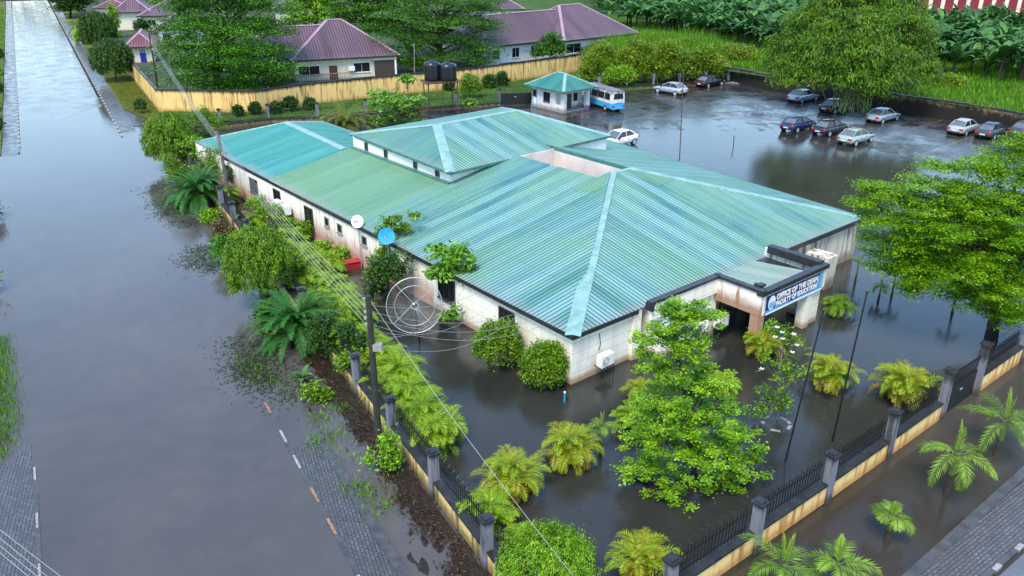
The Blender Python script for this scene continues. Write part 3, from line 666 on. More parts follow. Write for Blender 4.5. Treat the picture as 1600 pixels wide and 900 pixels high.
window(OF, 1, -0.95, 8.5, 3.4, 1.15, 2.4, (M['frame_white'], M['glass_blue']), -1, 'window', 3)
# windows along the long left wall
for b, wd, z0, z1, br in ((5.5, 1.3, 1.2, 2.5, 2), (11.5, 1.7, 1.1, 2.55, 2), (18.0, .6, 1.9, 2.5, 0), (21.6, .55, 1.9, 2.5, 0), (25.2, .55, 1.85, 2.45, 0), (27.2, .55, 1.85, 2.45, 0), (30.2, 1.3, 1.1, 2.5, 1), (35.9, 1.2, 1.7, 2.6, 1), (40.6, 1.5, 1.3, 2.5, 1), (46, 1.3, 1.3, 2.5, 1)):
    window(OF, 0, 0.0, b, wd, z0, z1, (M['frame_dark'], M['glass']) if wd > .7 else (M['concrete'], M['glass']), -1, 'window', br)
# sign over the porch
SG = thing('banner_sign', 'blue and white banner reading OFFICE OF THE DEAN FACULTY OF EDUCATION above the porch', 'sign', BL(14.05, -4.40, 2.46), BA)
SW = 5.9
def sq(mb, x0, z0, x1, z1, y=-.03): mb.box(x0, y, z0, x1, y + .02, z1)
mb = MB(); mb.box(-SW / 2, -.02, .0, SW / 2, .02, 1.12); mb.build('panel', M['banner_blue'], SG)
mb = MB(); mb.poly([(-SW / 2, -.024, 0), (SW / 2, -.024, 0), (SW / 2, -.024, .16), (-SW / 2 + 2.2, -.024, .14), (-SW / 2, -.024, .22)]); mb.poly([(SW / 2 - .9, -.0235, .16), (SW / 2, -.0235, .16), (SW / 2, -.0235, 1.12), (SW / 2 - .35, -.0235, 1.12)])
mb.build('light_blue_band', M['banner_light'], SG)
mb = MB(); sq(mb, -SW / 2, -.05, SW / 2, .03, -.045); mb.build('white_edge', M['white'], SG)
def disc(mb, cx, cz, rx, rz, y, a0=0, a1=2 * math.pi, n=24, th=.012):
    P = [(cx + rx * math.cos(a0 + (a1 - a0) * k / n), y, cz + rz * math.sin(a0 + (a1 - a0) * k / n)) for k in range(n + (0 if a1 - a0 > 6.2 else 1))]
    mb.poly(P)
mb = MB(); disc(mb, -2.42, .62, .36, .44, -.028); em = mb.build('emblem', M['white'], SG)
mb = MB(); disc(mb, -2.42, .55, .27, .30, -.032, math.pi, 2 * math.pi); mb.poly([(-2.69, -.0335, .58), (-2.15, -.0335, .58), (-2.15, -.0335, .66), (-2.69, -.0335, .66)]); mb.build('emblem_bowl', M['banner_light'], em)
def text(body, size, x, z, mat, parent, width, y=-.030, bold=.022):
    cu = bpy.data.curves.new('lettering', 'FONT'); cu.body = body; cu.size = size; cu.offset = bold; cu.extrude = .006; cu.resolution_u = 3
    tmp = bpy.data.objects.new('tmp', cu); COL.objects.link(tmp); bpy.context.view_layer.update()
    me = bpy.data.meshes.new_from_object(tmp.evaluated_get(bpy.context.evaluated_depsgraph_get()))
    bpy.data.objects.remove(tmp, do_unlink=True)
    xs = [v.co.x for v in me.vertices]; x0, x1 = min(xs), max(xs); k = width / (x1 - x0)
    for v in me.vertices: v.co = Vector(((v.co.x - x0) * k, -v.co.z, v.co.y))
    me.materials.clear(); me.materials.append(mat)
    o = bpy.data.objects.new('lettering', me); COL.objects.link(o); o.parent = parent; o.location = (x, y, z); return o
text('OFFICE OF THE DEAN', .50, -1.98, .66, M['white'], SG, 4.35)
text('FACULTY OF EDUCATION', .44, -1.98, .24, M['white'], SG, 4.30)
# ---------------------------------------------------------------- fences, walls
def razor(parent, p0, p1, z, r=0.26, pitch=0.42):
    p0 = Vector(p0); p1 = Vector(p1); L = (p1 - p0).length; d = (p1 - p0) / L; sx = Vector((-d.y, d.x, 0))
    pts = []; n = int(L / pitch * 10)
    for k in range(n + 1):
        t = 2 * math.pi * k / 10; pts.append(p0 + d * (L * k / n) + sx * r * math.cos(t) + Vector((0, 0, z + r * math.sin(t))))
    return MB().tube(pts, .008, 3, 0, False).build('razor_wire', M['iron'], parent)
def iron_fence(name, label, pts, wall_mat_, hw=0.95, hr=1.95, hp=2.3, pw=0.38, sp=0.2, tall=(), group=None, coils=(), skip=(), depth=.52, pill_mat=None, cap=True):
    """a run of pillars (at pts, outer face) with dwarf wall, coping, railing panel between"""
    root = thing(name, label, 'fence', (0, 0, 0), 0, group)
    wm = MB(); cm = MB(); N = len(pts)
    for i in range(N - 1):
        p, q = Vector(pts[i]), Vector(pts[i + 1]); d = (q - p).normalized(); inn = Vector((-d.y, d.x, 0)) * (1 if (INSIDE - p).dot(Vector((-d.y, d.x, 0))) > 0 else -1)
        if i in skip: continue
        o = inn * (depth / 2)
        wm.bar(p + o + Vector((0, 0, hw / 2 - .2)), q + o + Vector((0, 0, hw / 2 - .2)), depth - .04, hw + .38)
        cm.bar(p + inn * (depth / 2 + .02) + Vector((0, 0, hw + .03)), q + inn * (depth / 2 + .02) + Vector((0, 0, hw + .03)), depth + .10, .10)
        rb = MB(); c = inn * (depth * .72); a = p + d * (pw / 2) + c; b = q - d * (pw / 2) + c; L = (b - a).length
        for zz in (hw + .22, hr - .28): rb.bar(a + Vector((0, 0, zz)), b + Vector((0, 0, zz)), .035, .05)
        n = max(2, int(L / sp))
        for k in range(1, n):
            x = a + d * (L * k / n); rb.bar(x + Vector((0, 0, hw + .08)), x + Vector((0, 0, hr + (.06 if k % 2 else 0))), .034, .034)
        rb.build('railing', M['iron'], root)
        if i in coils: razor(root, a, b, hr + .12)
    if wm.v: wm.build('dwarf_wall', wall_mat_, root); cm.build('coping', M['coping'], root)
    for i, p in enumerate(pts):
        p = Vector(p); j = min(i, N - 2); d = (Vector(pts[j + 1]) - Vector(pts[j])).normalized()
        inn = Vector((-d.y, d.x, 0)) * (1 if (INSIDE - p).dot(Vector((-d.y, d.x, 0))) > 0 else -1)
        hh = tall[i] if i < len(tall) and tall[i] else hp; c = p + inn * (pw / 2 - .10); ang = math.atan2(d.y, d.x)
        Mx = Matrix.Translation(c) @ Matrix.Rotation(ang, 4, 'Z'); h = pw / 2
        pl = MB().box(-h, -h, -.3, h, h, hh, 0, Mx).build('pillar', pill_mat or M['pillar'], root)
        if cap:
            cp = MB().box(-h - .08, -h - .08, hh, h + .08, h + .08, hh + .09, 0, Mx); cp.box(-h + .03, -h + .03, hh + .09, h - .03, h - .03, hh + .15, 0, Mx); cp.build('cap', M['coping'], pl)
    return root
INSIDE = BL(12, 20)
S0 = RD_D.dot(FC)
LP_ = [RD(FN, S0)] + [RD(FN, 22.3 + 4.95 * k) for k in range(0, 18)]
iron_fence('street_fence', 'long yellow stained fence with black railings along the street side of the office', LP_, M['dwarf_dark'], 0.92, 2.12, 2.35, coils=(0, 1, 2, 3))
fp = [FC] + [Vector((x, y, 0)) for x, y in ((5.75, 22.75), (9.76, 25.92), (13.71, 29.02), (17.72, 32.25), (21.82, 35.59))]
iron_fence('street_fence', 'rust stained yellow fence with black railings and razor wire along the front yard', fp, M['dwarf'], 0.95, 2.12, 2.4, tall=(2.35, 2.35, 2.35, 2.4, 2.5, 2.75), coils=(1, 2, 3, 4))
gp = [Vector((24.8, 37.95, 0)), Vector((29.3, 41.6, 0)), Vector((33.6, 45.1, 0)), Vector((38, 48.7, 0))]
iron_fence('street_fence', 'fence stretch with orange stained wall just beyond the black gate under the big tree', gp, M['dwarf'], 1.0, 2.0, 2.4, tall=(3.0, 2.4), coils=(0, 1))
G0, G1 = Vector((21.82, 35.59, 0)), Vector((24.8, 37.95, 0)); gd = (G1 - G0).normalized(); gi = Vector((-gd.y, gd.x, 0)) * .15
gate = thing('metal_gate', 'black sheet metal gate standing in water between two tall grey pillars', 'gate', G0 + gi, math.atan2(gd.y, gd.x))
GL = (G1 - G0).length
mb = MB(); mb.box(.22, -.02, .1, GL / 2 - .02, .02, 1.5); mb.box(GL / 2 + .02, -.02, .1, GL - .22, .02, 1.5); mb.build('panel', M['iron'], gate)
mb = MB()
for k in range(16):
    x = .3 + k * (GL - .6) / 15; mb.box(x - .015, -.015, 1.503, x + .015, .015, 2.45)
for z in (1.52, 2.3, .15): mb.box(.22, -.035, z, GL - .22, .035, z + .05)
mb.build('frame', M['iron'], gate)
MB().box(GL / 2 - .12, -.08, 1.0, GL / 2 + .12, -.04, 1.08).build('bolt', M['steel'], gate)

BFP = [RD(FN, 106.3), Vector((-36.2, 101.6, 0)), Vector((-31, 104.6, 0)), Vector((-25, 105.6, 0)), Vector((-19.2, 107.9, 0)), Vector((-13.4, 110.6, 0)), Vector((-7.6, 112.8, 0)), Vector((-1.8, 115.3, 0))]
iron_fence('rear_fence', 'black railing fence with mouldy base behind the office below the water tanks', BFP, M['dwarf_dark'], .45, 1.85, 2.2, .34, .22)
BF2 = [Vector((13.2, 126.6, 0)), Vector((17.5, 127.8, 0)), Vector((21.8, 129.0, 0)), Vector((26, 130.0, 0)), Vector((30.3, 131.2, 0)), Vector((34.3, 132.9, 0))]
iron_fence('rear_fence', 'black railing fence behind the bus and the fence side parked cars', BF2, M['dwarf_dark'], .4, 1.9, 2.25, .34, .22)
G0 = Vector((-1.8, 115.3, 0)); G1 = Vector((2.7, 116.2, 0)); gd = (G1 - G0).normalized()
gt = thing('metal_gate', 'black sheet metal gate with upright bars left of the small guard house', 'gate', G0, math.atan2(gd.y, gd.x)); GL = (G1 - G0).length
MB().box(.2, -.03, .05, GL, .03, 1.55).build('panel', M['iron'], gt)
mb = MB()
for k in range(17): x = .25 + k * (GL - .3) / 16; mb.box(x - .02, -.02, 1.553, x + .02, .02, 2.7)
for z in (1.57, 2.45): mb.box(.2, -.04, z, GL, .04, z + .06)
mb.build('frame', M['iron'], gt); MB().box(GL / 2 - .15, -.1, 1.05, GL / 2 + .15, -.05, 1.15).build('bolt', M['steel'], gt)

def solid_wall(name, label, pts, h, mat, th=.22, cat='wall', every=3.1, post=M['yellow_pale'], base=-.3):
    root = thing(name, label, cat, (0, 0, 0)); wm = MB(); cm = MB(); pm = MB(); k_ = 0
    for p, q in zip(pts[:-1], pts[1:]):
        p = Vector(p); q = Vector(q); L = (q - p).length; d = (q - p) / L; n = max(1, round(L / every))
        wm.bar(p + Vector((0, 0, (h + base) / 2)), q + Vector((0, 0, (h + base) / 2)), th, h - base)
        for k in range(n):
            a = p + d * (L * k / n); b = p + d * (L * (k + 1) / n); e = .05 * math.sin(k_ * 2.3) + .03; k_ += 1
            cm.bar(a + Vector((0, 0, h + .05 + e * .4)), b + Vector((0, 0, h + .05 + e * .4)), th + .10, .14 + e)
        for k in range(n + 1): 
            a = p + d * (L * k / n); pm.bar(a - d * .17 + Vector((0, 0, (h + base) / 2)), a + d * .17 + Vector((0, 0, (h + base) / 2)), th + .07, h - base - .02)
    wm.build('wall', mat, root); cm.build('coping', M['coping'], root); pm.build('pier', post, root); return root
solid_wall('boundary_wall', 'long bright yellow boundary wall with black top below the purple roofed houses', [(-47.35, 110.8, 0), (-34.1, 109.6, 0), (-28.5, 115.2, 0), (-17, 122.2, 0), (-6.4, 128.4, 0), (12.2, 144.1, 0)], 2.95, M['yellow'], post=M['yellow'])
solid_wall('boundary_wall', 'pale cream yellow wall running up the street to the gate house with blue door', [(-47.4, 110.9, 0), (-54.5, 123.6, 0), (-62.2, 137.4, 0), (-64.4, 141.5, 0)], 2.95, M['yellow_pale'])
solid_wall('boundary_wall', 'far cream yellow street wall between the two little gate houses', [RD(12.9, 172), RD(12.9, 186)], 2.8, M['yellow_pale'])
solid_wall('retaining_wall', 'low blackened yellowish retaining wall behind the parked cars', [(34.3, 134.2, 0), (42.3, 122.6, 0), (51.6, 111.4, 0), (57.8, 104.7, 0), (62.5, 97.4, 0), (72, 84, 0)], 2.2, M['retain'], .3, post=M['retain'])

# ---------------------------------------------------------------- guard house
GA = BA
GH = thing('guard_house', 'small white guard house with dark green hipped roof beside the bus', 'building', (6.82, 109.54, 0), GA)
gw, gl = 4.9, 6.3      # along u, along v
mb = MB(); mb.box(0, 1.6, -.2, .15, gl, 3.05); mb.box(0, gl - .15, -.2, gw, gl, 3.05); mb.box(gw - .15, 1.6, -.2, gw, gl, 3.05); mb.box(.15, 1.6, -.2, gw - .15, 1.75, 3.05); mb.box(0, 0, 2.55, gw, .15, 3.05); mb.box(0, .15, 2.55, .15, 1.6, 3.05); mb.box(gw - .15, .15, 2.55, gw, 1.6, 3.05)
mb.build('wall', M['wall_guard'], GH)
for x in (0, gw - .6): MB().box(x, 0, -.2, x + .6, .55, 2.55).build('pillar', M['wall_guard'], GH)
MB().box(0, .55, -.2, .12, 1.6, 1.05).build('parapet', M['wall_guard'], GH)
MB().box(.6, .05, -.1, gw - .6, 1.6, .18).build('porch_step', M['concrete'], GH)
window(GH, 0, 0.0, 3.3, 1.15, 1.25, 2.35, (M['frame_dark'], M['glass']), -1); window(GH, 0, 0.0, 5.75, .5, 1.7, 2.35, (M['frame_dark'], M['glass']), -1, 'window', 0)
d = MB().box(1.9, 1.50, .18, 2.9, 1.597, 2.3).build('door', M['frame_dark'], GH); MB().box(2.05, 1.44, 1.1, 2.13, 1.5, 1.25).build('handle', M['steel'], d)
window(GH, 1, 1.6, 3.7, .6, 1.2, 2.3, (M['frame_dark'], M['glass']), -1, 'window', 0)
MB().box(-.05, 5.2, .1, -.01, 5.32, 3.0).build('downpipe', M['plastic_blue'], GH)
o_ = .75; z0 = 3.05; hx, hy = gw / 2, gl / 2; apx = ((hx, hy - .8, 4.75), (hx, hy + .8, 4.75))
A_, B_, C_, D_ = (-o_, -o_, z0), (gw + o_, -o_, z0), (gw + o_, gl + o_, z0), (-o_, gl + o_, z0)
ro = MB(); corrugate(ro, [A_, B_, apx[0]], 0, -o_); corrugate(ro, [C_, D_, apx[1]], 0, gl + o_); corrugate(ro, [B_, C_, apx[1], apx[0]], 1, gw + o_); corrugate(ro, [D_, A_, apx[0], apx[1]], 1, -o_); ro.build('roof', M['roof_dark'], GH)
cm = MB()
for p, q in ((A_, apx[0]), (B_, apx[0]), (C_, apx[1]), (D_, apx[1]), (apx[0], apx[1])): ridge_cap(cm, p, q, .22)
cm.build('ridge_cap', M['cap'], GH)
f = MB()
for p, q in ((A_, B_), (B_, C_), (C_, D_), (D_, A_)): f.bar(Vector(p) - Vector((0, 0, .1)), Vector(q) - Vector((0, 0, .1)), .06, .24)
f.build('fascia', M['fascia_green'], GH)
MB().box(-o_ + .05, -o_ + .05, z0 - .1, gw + o_ - .05, gl + o_ - .05, z0 - .06).build('soffit', M['wall_white'], GH)

# ---------------------------------------------------------------- bungalows
def hip(ro, A, B, C, D, e0, e1, per=.45):
    """A-B front eave, ridge e0-e1 parallel to A-B"""
    corrugate(ro, [A, B, e1, e0], 0, A[1], per, .03); corrugate(ro, [C, D, e0, e1], 0, C[1], per, .03)
    corrugate(ro, [B, C, e1], 1, B[0], per, .03); corrugate(ro, [D, A, e0], 1, A[0], per, .03)
def bungalow(label, p, q, depth, h, rise, roofm, capm, wallm, wins, base=0.2, ridge_in=None, doors=(), ov=.7):
    """front eave from p to q (world); local x along the eave, y back"""
    p = Vector(p); q = Vector(q); L = (q - p).length; ang = math.atan2(q.y - p.y, q.x - p.x)
    H_ = thing('bungalow', label, 'house', (p.x, p.y, base), ang)
    mb = MB(); mb.box(ov, ov, -.5, L - ov, ov + .2, h); mb.box(ov, depth - ov - .2, -.5, L - ov, depth - ov, h); mb.box(ov, ov + .2, -.5, ov + .2, depth - ov - .2, h); mb.box(L - ov - .2, ov + .2, -.5, L - ov, depth - ov - .2, h)
    mb.build('wall', wallm, H_)
    ri = ridge_in if ridge_in is not None else min(L, depth) / 2
    A, B, C, D = (0, 0, h), (L, 0, h), (L, depth, h), (0, depth, h); e0, e1 = (ri, depth / 2, h + rise), (L - ri, depth / 2, h + rise)
    ro = MB(); hip(ro, A, B, C, D, e0, e1); ro.build('roof', roofm, H_)
    for a, b in ((A, e0), (B, e1), (C, e1), (D, e0)) + (((e0, e1),) if L - 2 * ri > .3 else ()): cm = MB(); ridge_cap(cm, a, b, .26, .08, .09); cm.build('ridge_cap', capm, H_)
    f = MB()
    for a, b in ((A, B), (B, C), (C, D), (D, A)): f.bar(Vector(a) - Vector((0, 0, .12)), Vector(b) - Vector((0, 0, .12)), .08, .26)
    f.build('fascia', M['fascia'], H_); MB().box(.1, .1, h - .14, L - .1, depth - .1, h - .10).build('soffit', M['wall_cream'], H_)
    for x, w_, z0_, z1_ in wins: window(H_, 1, ov, x, w_, z0_, z1_, (M['frame_white'], M['glass']), -1, 'window', 1)
    for x, w_ in doors: 
        d_ = MB().box(x - w_ / 2, ov - .06, 0, x + w_ / 2, ov - .004, 2.2).build('door', M['door'], H_); MB().box(x + w_ / 2 - .2, ov - .12, 1.0, x + w_ / 2 - .1, ov - .06, 1.1).build('handle', M['steel'], d_)
    return H_, L, ang
# house behind the yellow wall (middle): hipped end faces the office, veranda and carport
eA, eB = at(454, 95, 3.6), at(626, 86, 3.6)
HA, LA, aA = bungalow('cream bungalow with purple hipped roof and open carport right behind the yellow wall', (eA.x, eA.y), (eB.x, eB.y), 19, 3.4, 5.0, M['roof_purple'], M['cap_purple'], M['wall_cream'], ((11.2, 2.6, 1.0, 2.4), (2.8, 3.2, 1.0, 2.3)), .2, 7.6, ((6.6, 1.3),))
# carport: dark box at the right end, painted shade of the open bay
mb = MB(); mb.box(LA - 4.3, .45, 0, LA - .75, .69, 2.7); mb.build('carport_shade', M['frame_dark'], HA)
MB().box(LA - 1.0, .30, 0, LA - .7, .60, 3.3).build('carport_post', M['white'], HA); MB().box(LA - 4.6, .42, 2.7, LA - .6, .66, 3.3).build('carport_beam', M['wall_cream'], HA)
MB().box(9.0, .25, 1.3, 10.0, .69, 2.0).build('ac_box', M['ac'], HA)
mb = MB()
for k in range(24): mb.box(.7 + k * .36, .1, .0, .76 + k * .36, .16, 1.0)
mb.box(.6, .06, 1.0, 9.2, .2, 1.12); mb.build('balustrade', M['concrete'], HA)
MB().box(.8, .45, 2.75, 8.3, .66, 3.28).build('veranda_beam', M['wall_cream'], HA)
# side wing of the same house, to the left behind the big tree
M4 = HA.matrix_basis.copy() if False else None
ro = MB(); x0 = -12.0
corrugate(ro, [(x0, 3.0, 3.4), (7.5, 3.0, 3.4), (7.5, 9.6, 7.6), (x0, 9.6, 7.6)], 0, 3.0, .45, .03); corrugate(ro, [(7.5, 16.0, 3.4), (x0, 16.0, 3.4), (x0, 9.6, 7.6), (7.5, 9.6, 7.6)], 0, 16, .45, .03)
ro.build('wing_roof', M['roof_purple'], HA); cm = MB(); ridge_cap(cm, (x0, 9.6, 7.6), (7.5, 9.6, 7.6), .26, .08, .09); cm.build('ridge_cap', M['cap_purple'], HA)
mb = MB(); mb.box(x0 + .6, 3.7, -.5, .7, 3.9, 3.4); mb.box(x0 + .6, 3.9, -.5, x0 + .8, 15.3, 3.4); mb.build('wall', M['wall_cream'], HA)
MB().bar((x0, 2.96, 3.28), (-.1, 2.96, 3.28), .08, .26).build('fascia', M['fascia'], HA)
# second bungalow, right of the big trees
eA, eB = at(882, 64, 3.6), at(998, 51, 3.6)
HB, LB, aB = bungalow('white walled bungalow with wide purple hipped roof right of the dark trees', (eA.x, eA.y), (eB.x, eB.y), 19, 3.4, 5.2, M['roof_purple'], M['cap_purple'], M['wall_white'], ((3.0, 3.6, 1.0, 2.6), (13.0, 2.4, 1.2, 2.4)), .2, 7.2, ((8.2, 1.6),))
ro = MB(); x0 = -17.0
corrugate(ro, [(x0, 2.5, 3.4), (6.4, 2.5, 3.4), (6.4, 9.5, 7.9), (x0 + 6.5, 9.5, 7.9)], 0, 2.5, .45, .03); corrugate(ro, [(6.4, 16.5, 3.4), (x0, 16.5, 3.4), (x0 + 6.5, 9.5, 7.9), (6.4, 9.5, 7.9)], 0, 16.5, .45, .03); corrugate(ro, [(x0, 16.5, 3.4), (x0, 2.5, 3.4), (x0 + 6.5, 9.5, 7.9)], 1, x0, .45, .03)
ro.build('wing_roof', M['roof_purple'], HB); cm = MB(); ridge_cap(cm, (x0 + 6.5, 9.5, 7.9), (6.4, 9.5, 7.9), .26, .08, .09); cm.build('ridge_cap', M['cap_purple'], HB); cm = MB(); ridge_cap(cm, (x0, 2.5, 3.4), (x0 + 6.5, 9.5, 7.9), .26, .08, .09); cm.build('ridge_cap', M['cap_purple'], HB)
mb = MB(); mb.box(x0 + .7, 3.2, -.5, .7, 3.4, 3.4); mb.box(x0 + .7, 3.4, -.5, x0 + .9, 15.8, 3.4); mb.build('wall', M['wall_white'], HB)
MB().bar((x0, 2.46, 3.28), (-.1, 2.46, 3.28), .08, .26).build('fascia', M['fascia'], HB)
for x, w_, z0_, z1_ in ((-4.5, 1.6, 1.3, 2.6), (-9.0, 1.6, 1.0, 2.6), (-13.5, 1.6, 1.0, 2.6)): window(HB, 1, 3.2, x, w_, z0_, z1_, (M['frame_white'], M['glass']), -1, 'window', 1)
MB().box(-1.6, 2.6, 0, -1.1, 3.0, 3.4).build('column', M['white'], HB)
# bungalows up the street on the left
def far_house(label, corner, ang, L, dep, h, rise, roofm, wallm, wins):
    p = Vector((corner[0], corner[1], 0)); q = p + Vector((math.cos(ang), math.sin(ang), 0)) * L
    return bungalow(label, (p.x, p.y), (q.x, q.y), dep, h, rise, roofm, M['cap_purple'], wallm, wins, .2)
c = at(240, 45, 3.6); far_house('white bungalow with purple roof partly hidden behind the left big tree', (c.x, c.y), R(12), 15, 26, 3.4, 5.0, M['roof_purple'], M['wall_white'], ((2.2, 1.6, 1.0, 2.4), (6.5, 1.8, 1.0, 2.4)))
c = at(213, 25, 3.6); far_house('farther purple roofed bungalow beyond an orange wall at the top left', (c.x, c.y), R(10), 20, 26, 3.4, 5.2, M['roof_purple'], M['wall_cream'], ((3, 1.8, 1.0, 2.4), (8, 1.8, 1.0, 2.4)))
c = at(425, 36, 3.6); far_house('bungalow with purple roof peeping over the trees far behind the middle house', (c.x - 8, c.y + 30), R(15), 22, 18, 3.6, 5.2, M['roof_purple'], M['wall_cream'], ((5, 1.8, 1.0, 2.4),))
c = at(770, 28, 3.6); far_house('distant pale house with grey purple roof between the dark trees and the white bungalow', (c.x - 16, c.y + 16), R(8), 24, 18, 3.6, 5.0, M['roof_purple'], M['wall_white'], ((5, 1.8, 1.0, 2.4), (12, 1.8, 1.0, 2.4)))
# gate houses on the street
def gatehouse(label, pos, ang, w_, l_, h, rise, roofm, door_mat):
    H_ = thing('gate_house', label, 'gate house', (pos[0], pos[1], .15), ang); o = .8
    mb = MB(); mb.box(0, 0, -.4, w_, .18, h); mb.box(0, l_ - .18, -.4, w_, l_, h); mb.box(0, .18, -.4, .18, l_ - .18, h); mb.box(w_ - .18, .18, -.4, w_, l_ - .18, h); mb.build('wall', M['wall_cream'], H_)
    A, B, C, D = (-o, -o, h), (w_ + o, -o, h), (w_ + o, l_ + o, h), (-o, l_ + o, h); e0, e1 = (w_ / 2, w_ / 2 - .2, h + rise), (w_ / 2, l_ - w_ / 2 + .2, h + rise)
    ro = MB(); corrugate(ro, [A, B, e0], 0, -o, .4, .03); corrugate(ro, [C, D, e1], 0, l_ + o, .4, .03); corrugate(ro, [B, C, e1, e0], 1, w_ + o, .4, .03); corrugate(ro, [D, A, e0, e1], 1, -o, .4, .03); ro.build('roof', roofm, H_)
    cm = MB()
    for a, b in ((A, e0), (B, e0), (C, e1), (D, e1), (e0, e1)): ridge_cap(cm, a, b, .2)
    cm.build('ridge_cap', M['cap_purple'], H_)
    f = MB()
    for a, b in ((A, B), (B, C), (C, D), (D, A)): f.bar(Vector(a) - Vector((0, 0, .1)), Vector(b) - Vector((0, 0, .1)), .07, .22)
    f.build('fascia', M['fascia'], H_)
    d_ = MB().box(w_ * .55 - .5, -.07, 0, w_ * .55 + .5, -.004, 1.75).build('door', door_mat, H_); MB().box(w_ * .55 + .3, -.12, .95, w_ * .55 + .38, -.07, 1.1).build('handle', M['steel'], d_)
    MB().box(w_ * .55 - .5, -.05, 1.78, w_ * .55 + .5, -.004, 2.35).build('fanlight', M['glass_blue'], H_)
    return H_
g0 = at(205, 99, .15); gatehouse('small cream gate house with maroon roof and blue door at the street wall corner', (g0.x, g0.y), R(18), 4.0, 9.5, 2.9, 2.2, M['roof_maroon'], M['door_blue'])
g0 = at(184, 48, .15); gatehouse('farther gate house with dark purple roof over a dark gateway up the street', (g0.x, g0.y), R(14), 7.5, 8.0, 4.2, 3.2, M['roof_purple'], M['iron'])
g0 = at(152, 28, .15); gatehouse('low purple roofed street shelter behind the fan palm', (g0.x, g0.y), R(14), 8.0, 9.0, 2.6, 1.8, M['roof_maroon'], M['door'])
solid_wall('boundary_wall', 'bright orange yard wall below the farther purple roof at the top left', [tuple(at(206, 31, .2)), tuple(at(222, 30, .2))], 4.6, M['yellow'], post=M['yellow'])
# red and white building and warehouse, top right
RB = thing('campus_block', 'red and white striped block beyond the banana grove at the top right corner', 'building', (103, 226, 0), R(-12))
MB().box(0, 0, 0, 30, 14, 14).build('wall', M['wall_cream'], RB)
mb = MB()
for k in range(10): mb.box(.1 + k * 3.0, -.12, 0, 2.1 + k * 3.0, -.003, 14)
mb.build('red_stripe', M['red_brick'], RB)
for k in range(9): window(RB, 1, 0, 2.55 + k * 3.0, .8, 7.0, 8.8, (M['frame_white'], M['glass']), -1, 'window', 0)
MB().box(-.6, -.6, 14, 30.6, 14.6, 14.4).build('roof', M['concrete'], RB)
WB = thing('warehouse', 'grey warehouse with sheet roof right of the red and white block', 'building', (137, 222, 0), R(-8))
MB().box(0, 0, 0, 50, 20, 7).build('wall', M['concrete'], WB)
mb = MB(); corrugate(mb, [(-1, -1, 6.9), (51, -1, 6.9), (51, 10, 10.5), (-1, 10, 10.5)], 0, -1, .6, .04); corrugate(mb, [(51, 21, 6.9), (-1, 21, 6.9), (-1, 10, 10.5), (51, 10, 10.5)], 0, 21, .6, .04); mb.build('roof', M['roof_grey'], WB)
MB().box(4, -.08, 0, 9, -.003, 4).build('door', M['plastic_blue'], WB)
# ---------------------------------------------------------------- air conditioners, dishes, tanks, poles
def ac_unit(label, loc, rz, legs=True, stand_h=.7):
    t = thing('ac_unit', label, 'air conditioner', loc, rz, 'outdoor air conditioner units')
    w_, d_, h_ = .95, .42, .72
    mb = MB(); mb.box(-w_ / 2, -d_, 0, w_ / 2, 0, h_); mb.build('casing', M['ac'], t)
    mb = MB(); cx = -.14
    P = [(cx + .27 * math.cos(2 * math.pi * k / 20), -d_ - .006, .36 + .27 * math.sin(2 * math.pi * k / 20)) for k in range(20)]; mb.poly(P)
    g = mb.build('fan_grille', M['ac_dark'], t)
    mb = MB()
    for r in (.09, .18, .265): mb.tube([(cx + r * math.cos(2 * math.pi * k / 20), -d_ - .02, .36 + r * math.sin(2 * math.pi * k / 20)) for k in range(21)], .011, 4, 0, False)
    for k in range(4): a = k * math.pi / 4; mb.tube([(cx + .26 * math.cos(a), -d_ - .02, .36 + .26 * math.sin(a)), (cx - .26 * math.cos(a), -d_ - .02, .36 - .26 * math.sin(a))], .009, 4)
    mb.build('grille_ring', M['ac'], g)
    MB().box(.24, -d_ - .012, .06, .44, -d_ - .003, .66).build('side_panel', M['frame_white'], t)
    mb = MB()
    if legs:
        for k in range(5): mb.box(-w_ / 2 + k * w_ / 4 - .02, -d_, -stand_h, -w_ / 2 + k * w_ / 4 + .02, -d_ + .03, -.003)
        mb.box(-w_ / 2 - .03, -d_ - .02, -.045, w_ / 2 + .03, .12, -.003)
    else:
        for x in (-.3, .3): mb.box(x - .02, -d_, -.05, x + .02, .25, -.003); mb.box(x - .02, .20, -.4, x + .02, .25, -.05)
    mb.build('bracket', M['iron'], t)
    return t
ac_unit('white air conditioner on barred stand at the front corner wall', BL(2.05, -.32, .75), BA)
ac_unit('white air conditioner by the bay near the dark porch doorway', BL(10.9, -1.45, .75), BA)
ac_unit('white air conditioner hung on the left wall, farther of the pair', BL(-.25, 34.9, 1.35), BA - math.pi / 2, False)
ac_unit('white air conditioner hung on the left wall, nearer of the pair', BL(-.25, 33.4, 1.30), BA - math.pi / 2, False)
def cable(name, label, cat, pts, r, mat, group=None, sag=0.0, n=12):
    P = []
    for p, q in zip(pts[:-1], pts[1:]):
        p = Vector(p); q = Vector(q)
        for k in range(n):
            t_ = k / n; P.append(p.lerp(q, t_) - Vector((0, 0, sag * 4 * t_ * (1 - t_))))
    P.append(Vector(pts[-1])); o = MB().tube(P, r, 4).build(name, mat); return tag(o, label, cat, group)
cable('ac_pipe', 'thin dark pipe running down the front wall to the corner air conditioner', 'pipe', [BL(2.0, -.05, 2.5), BL(2.05, -.12, 1.9), BL(1.95, -.1, 1.5)], .025, M['wire_dark'])
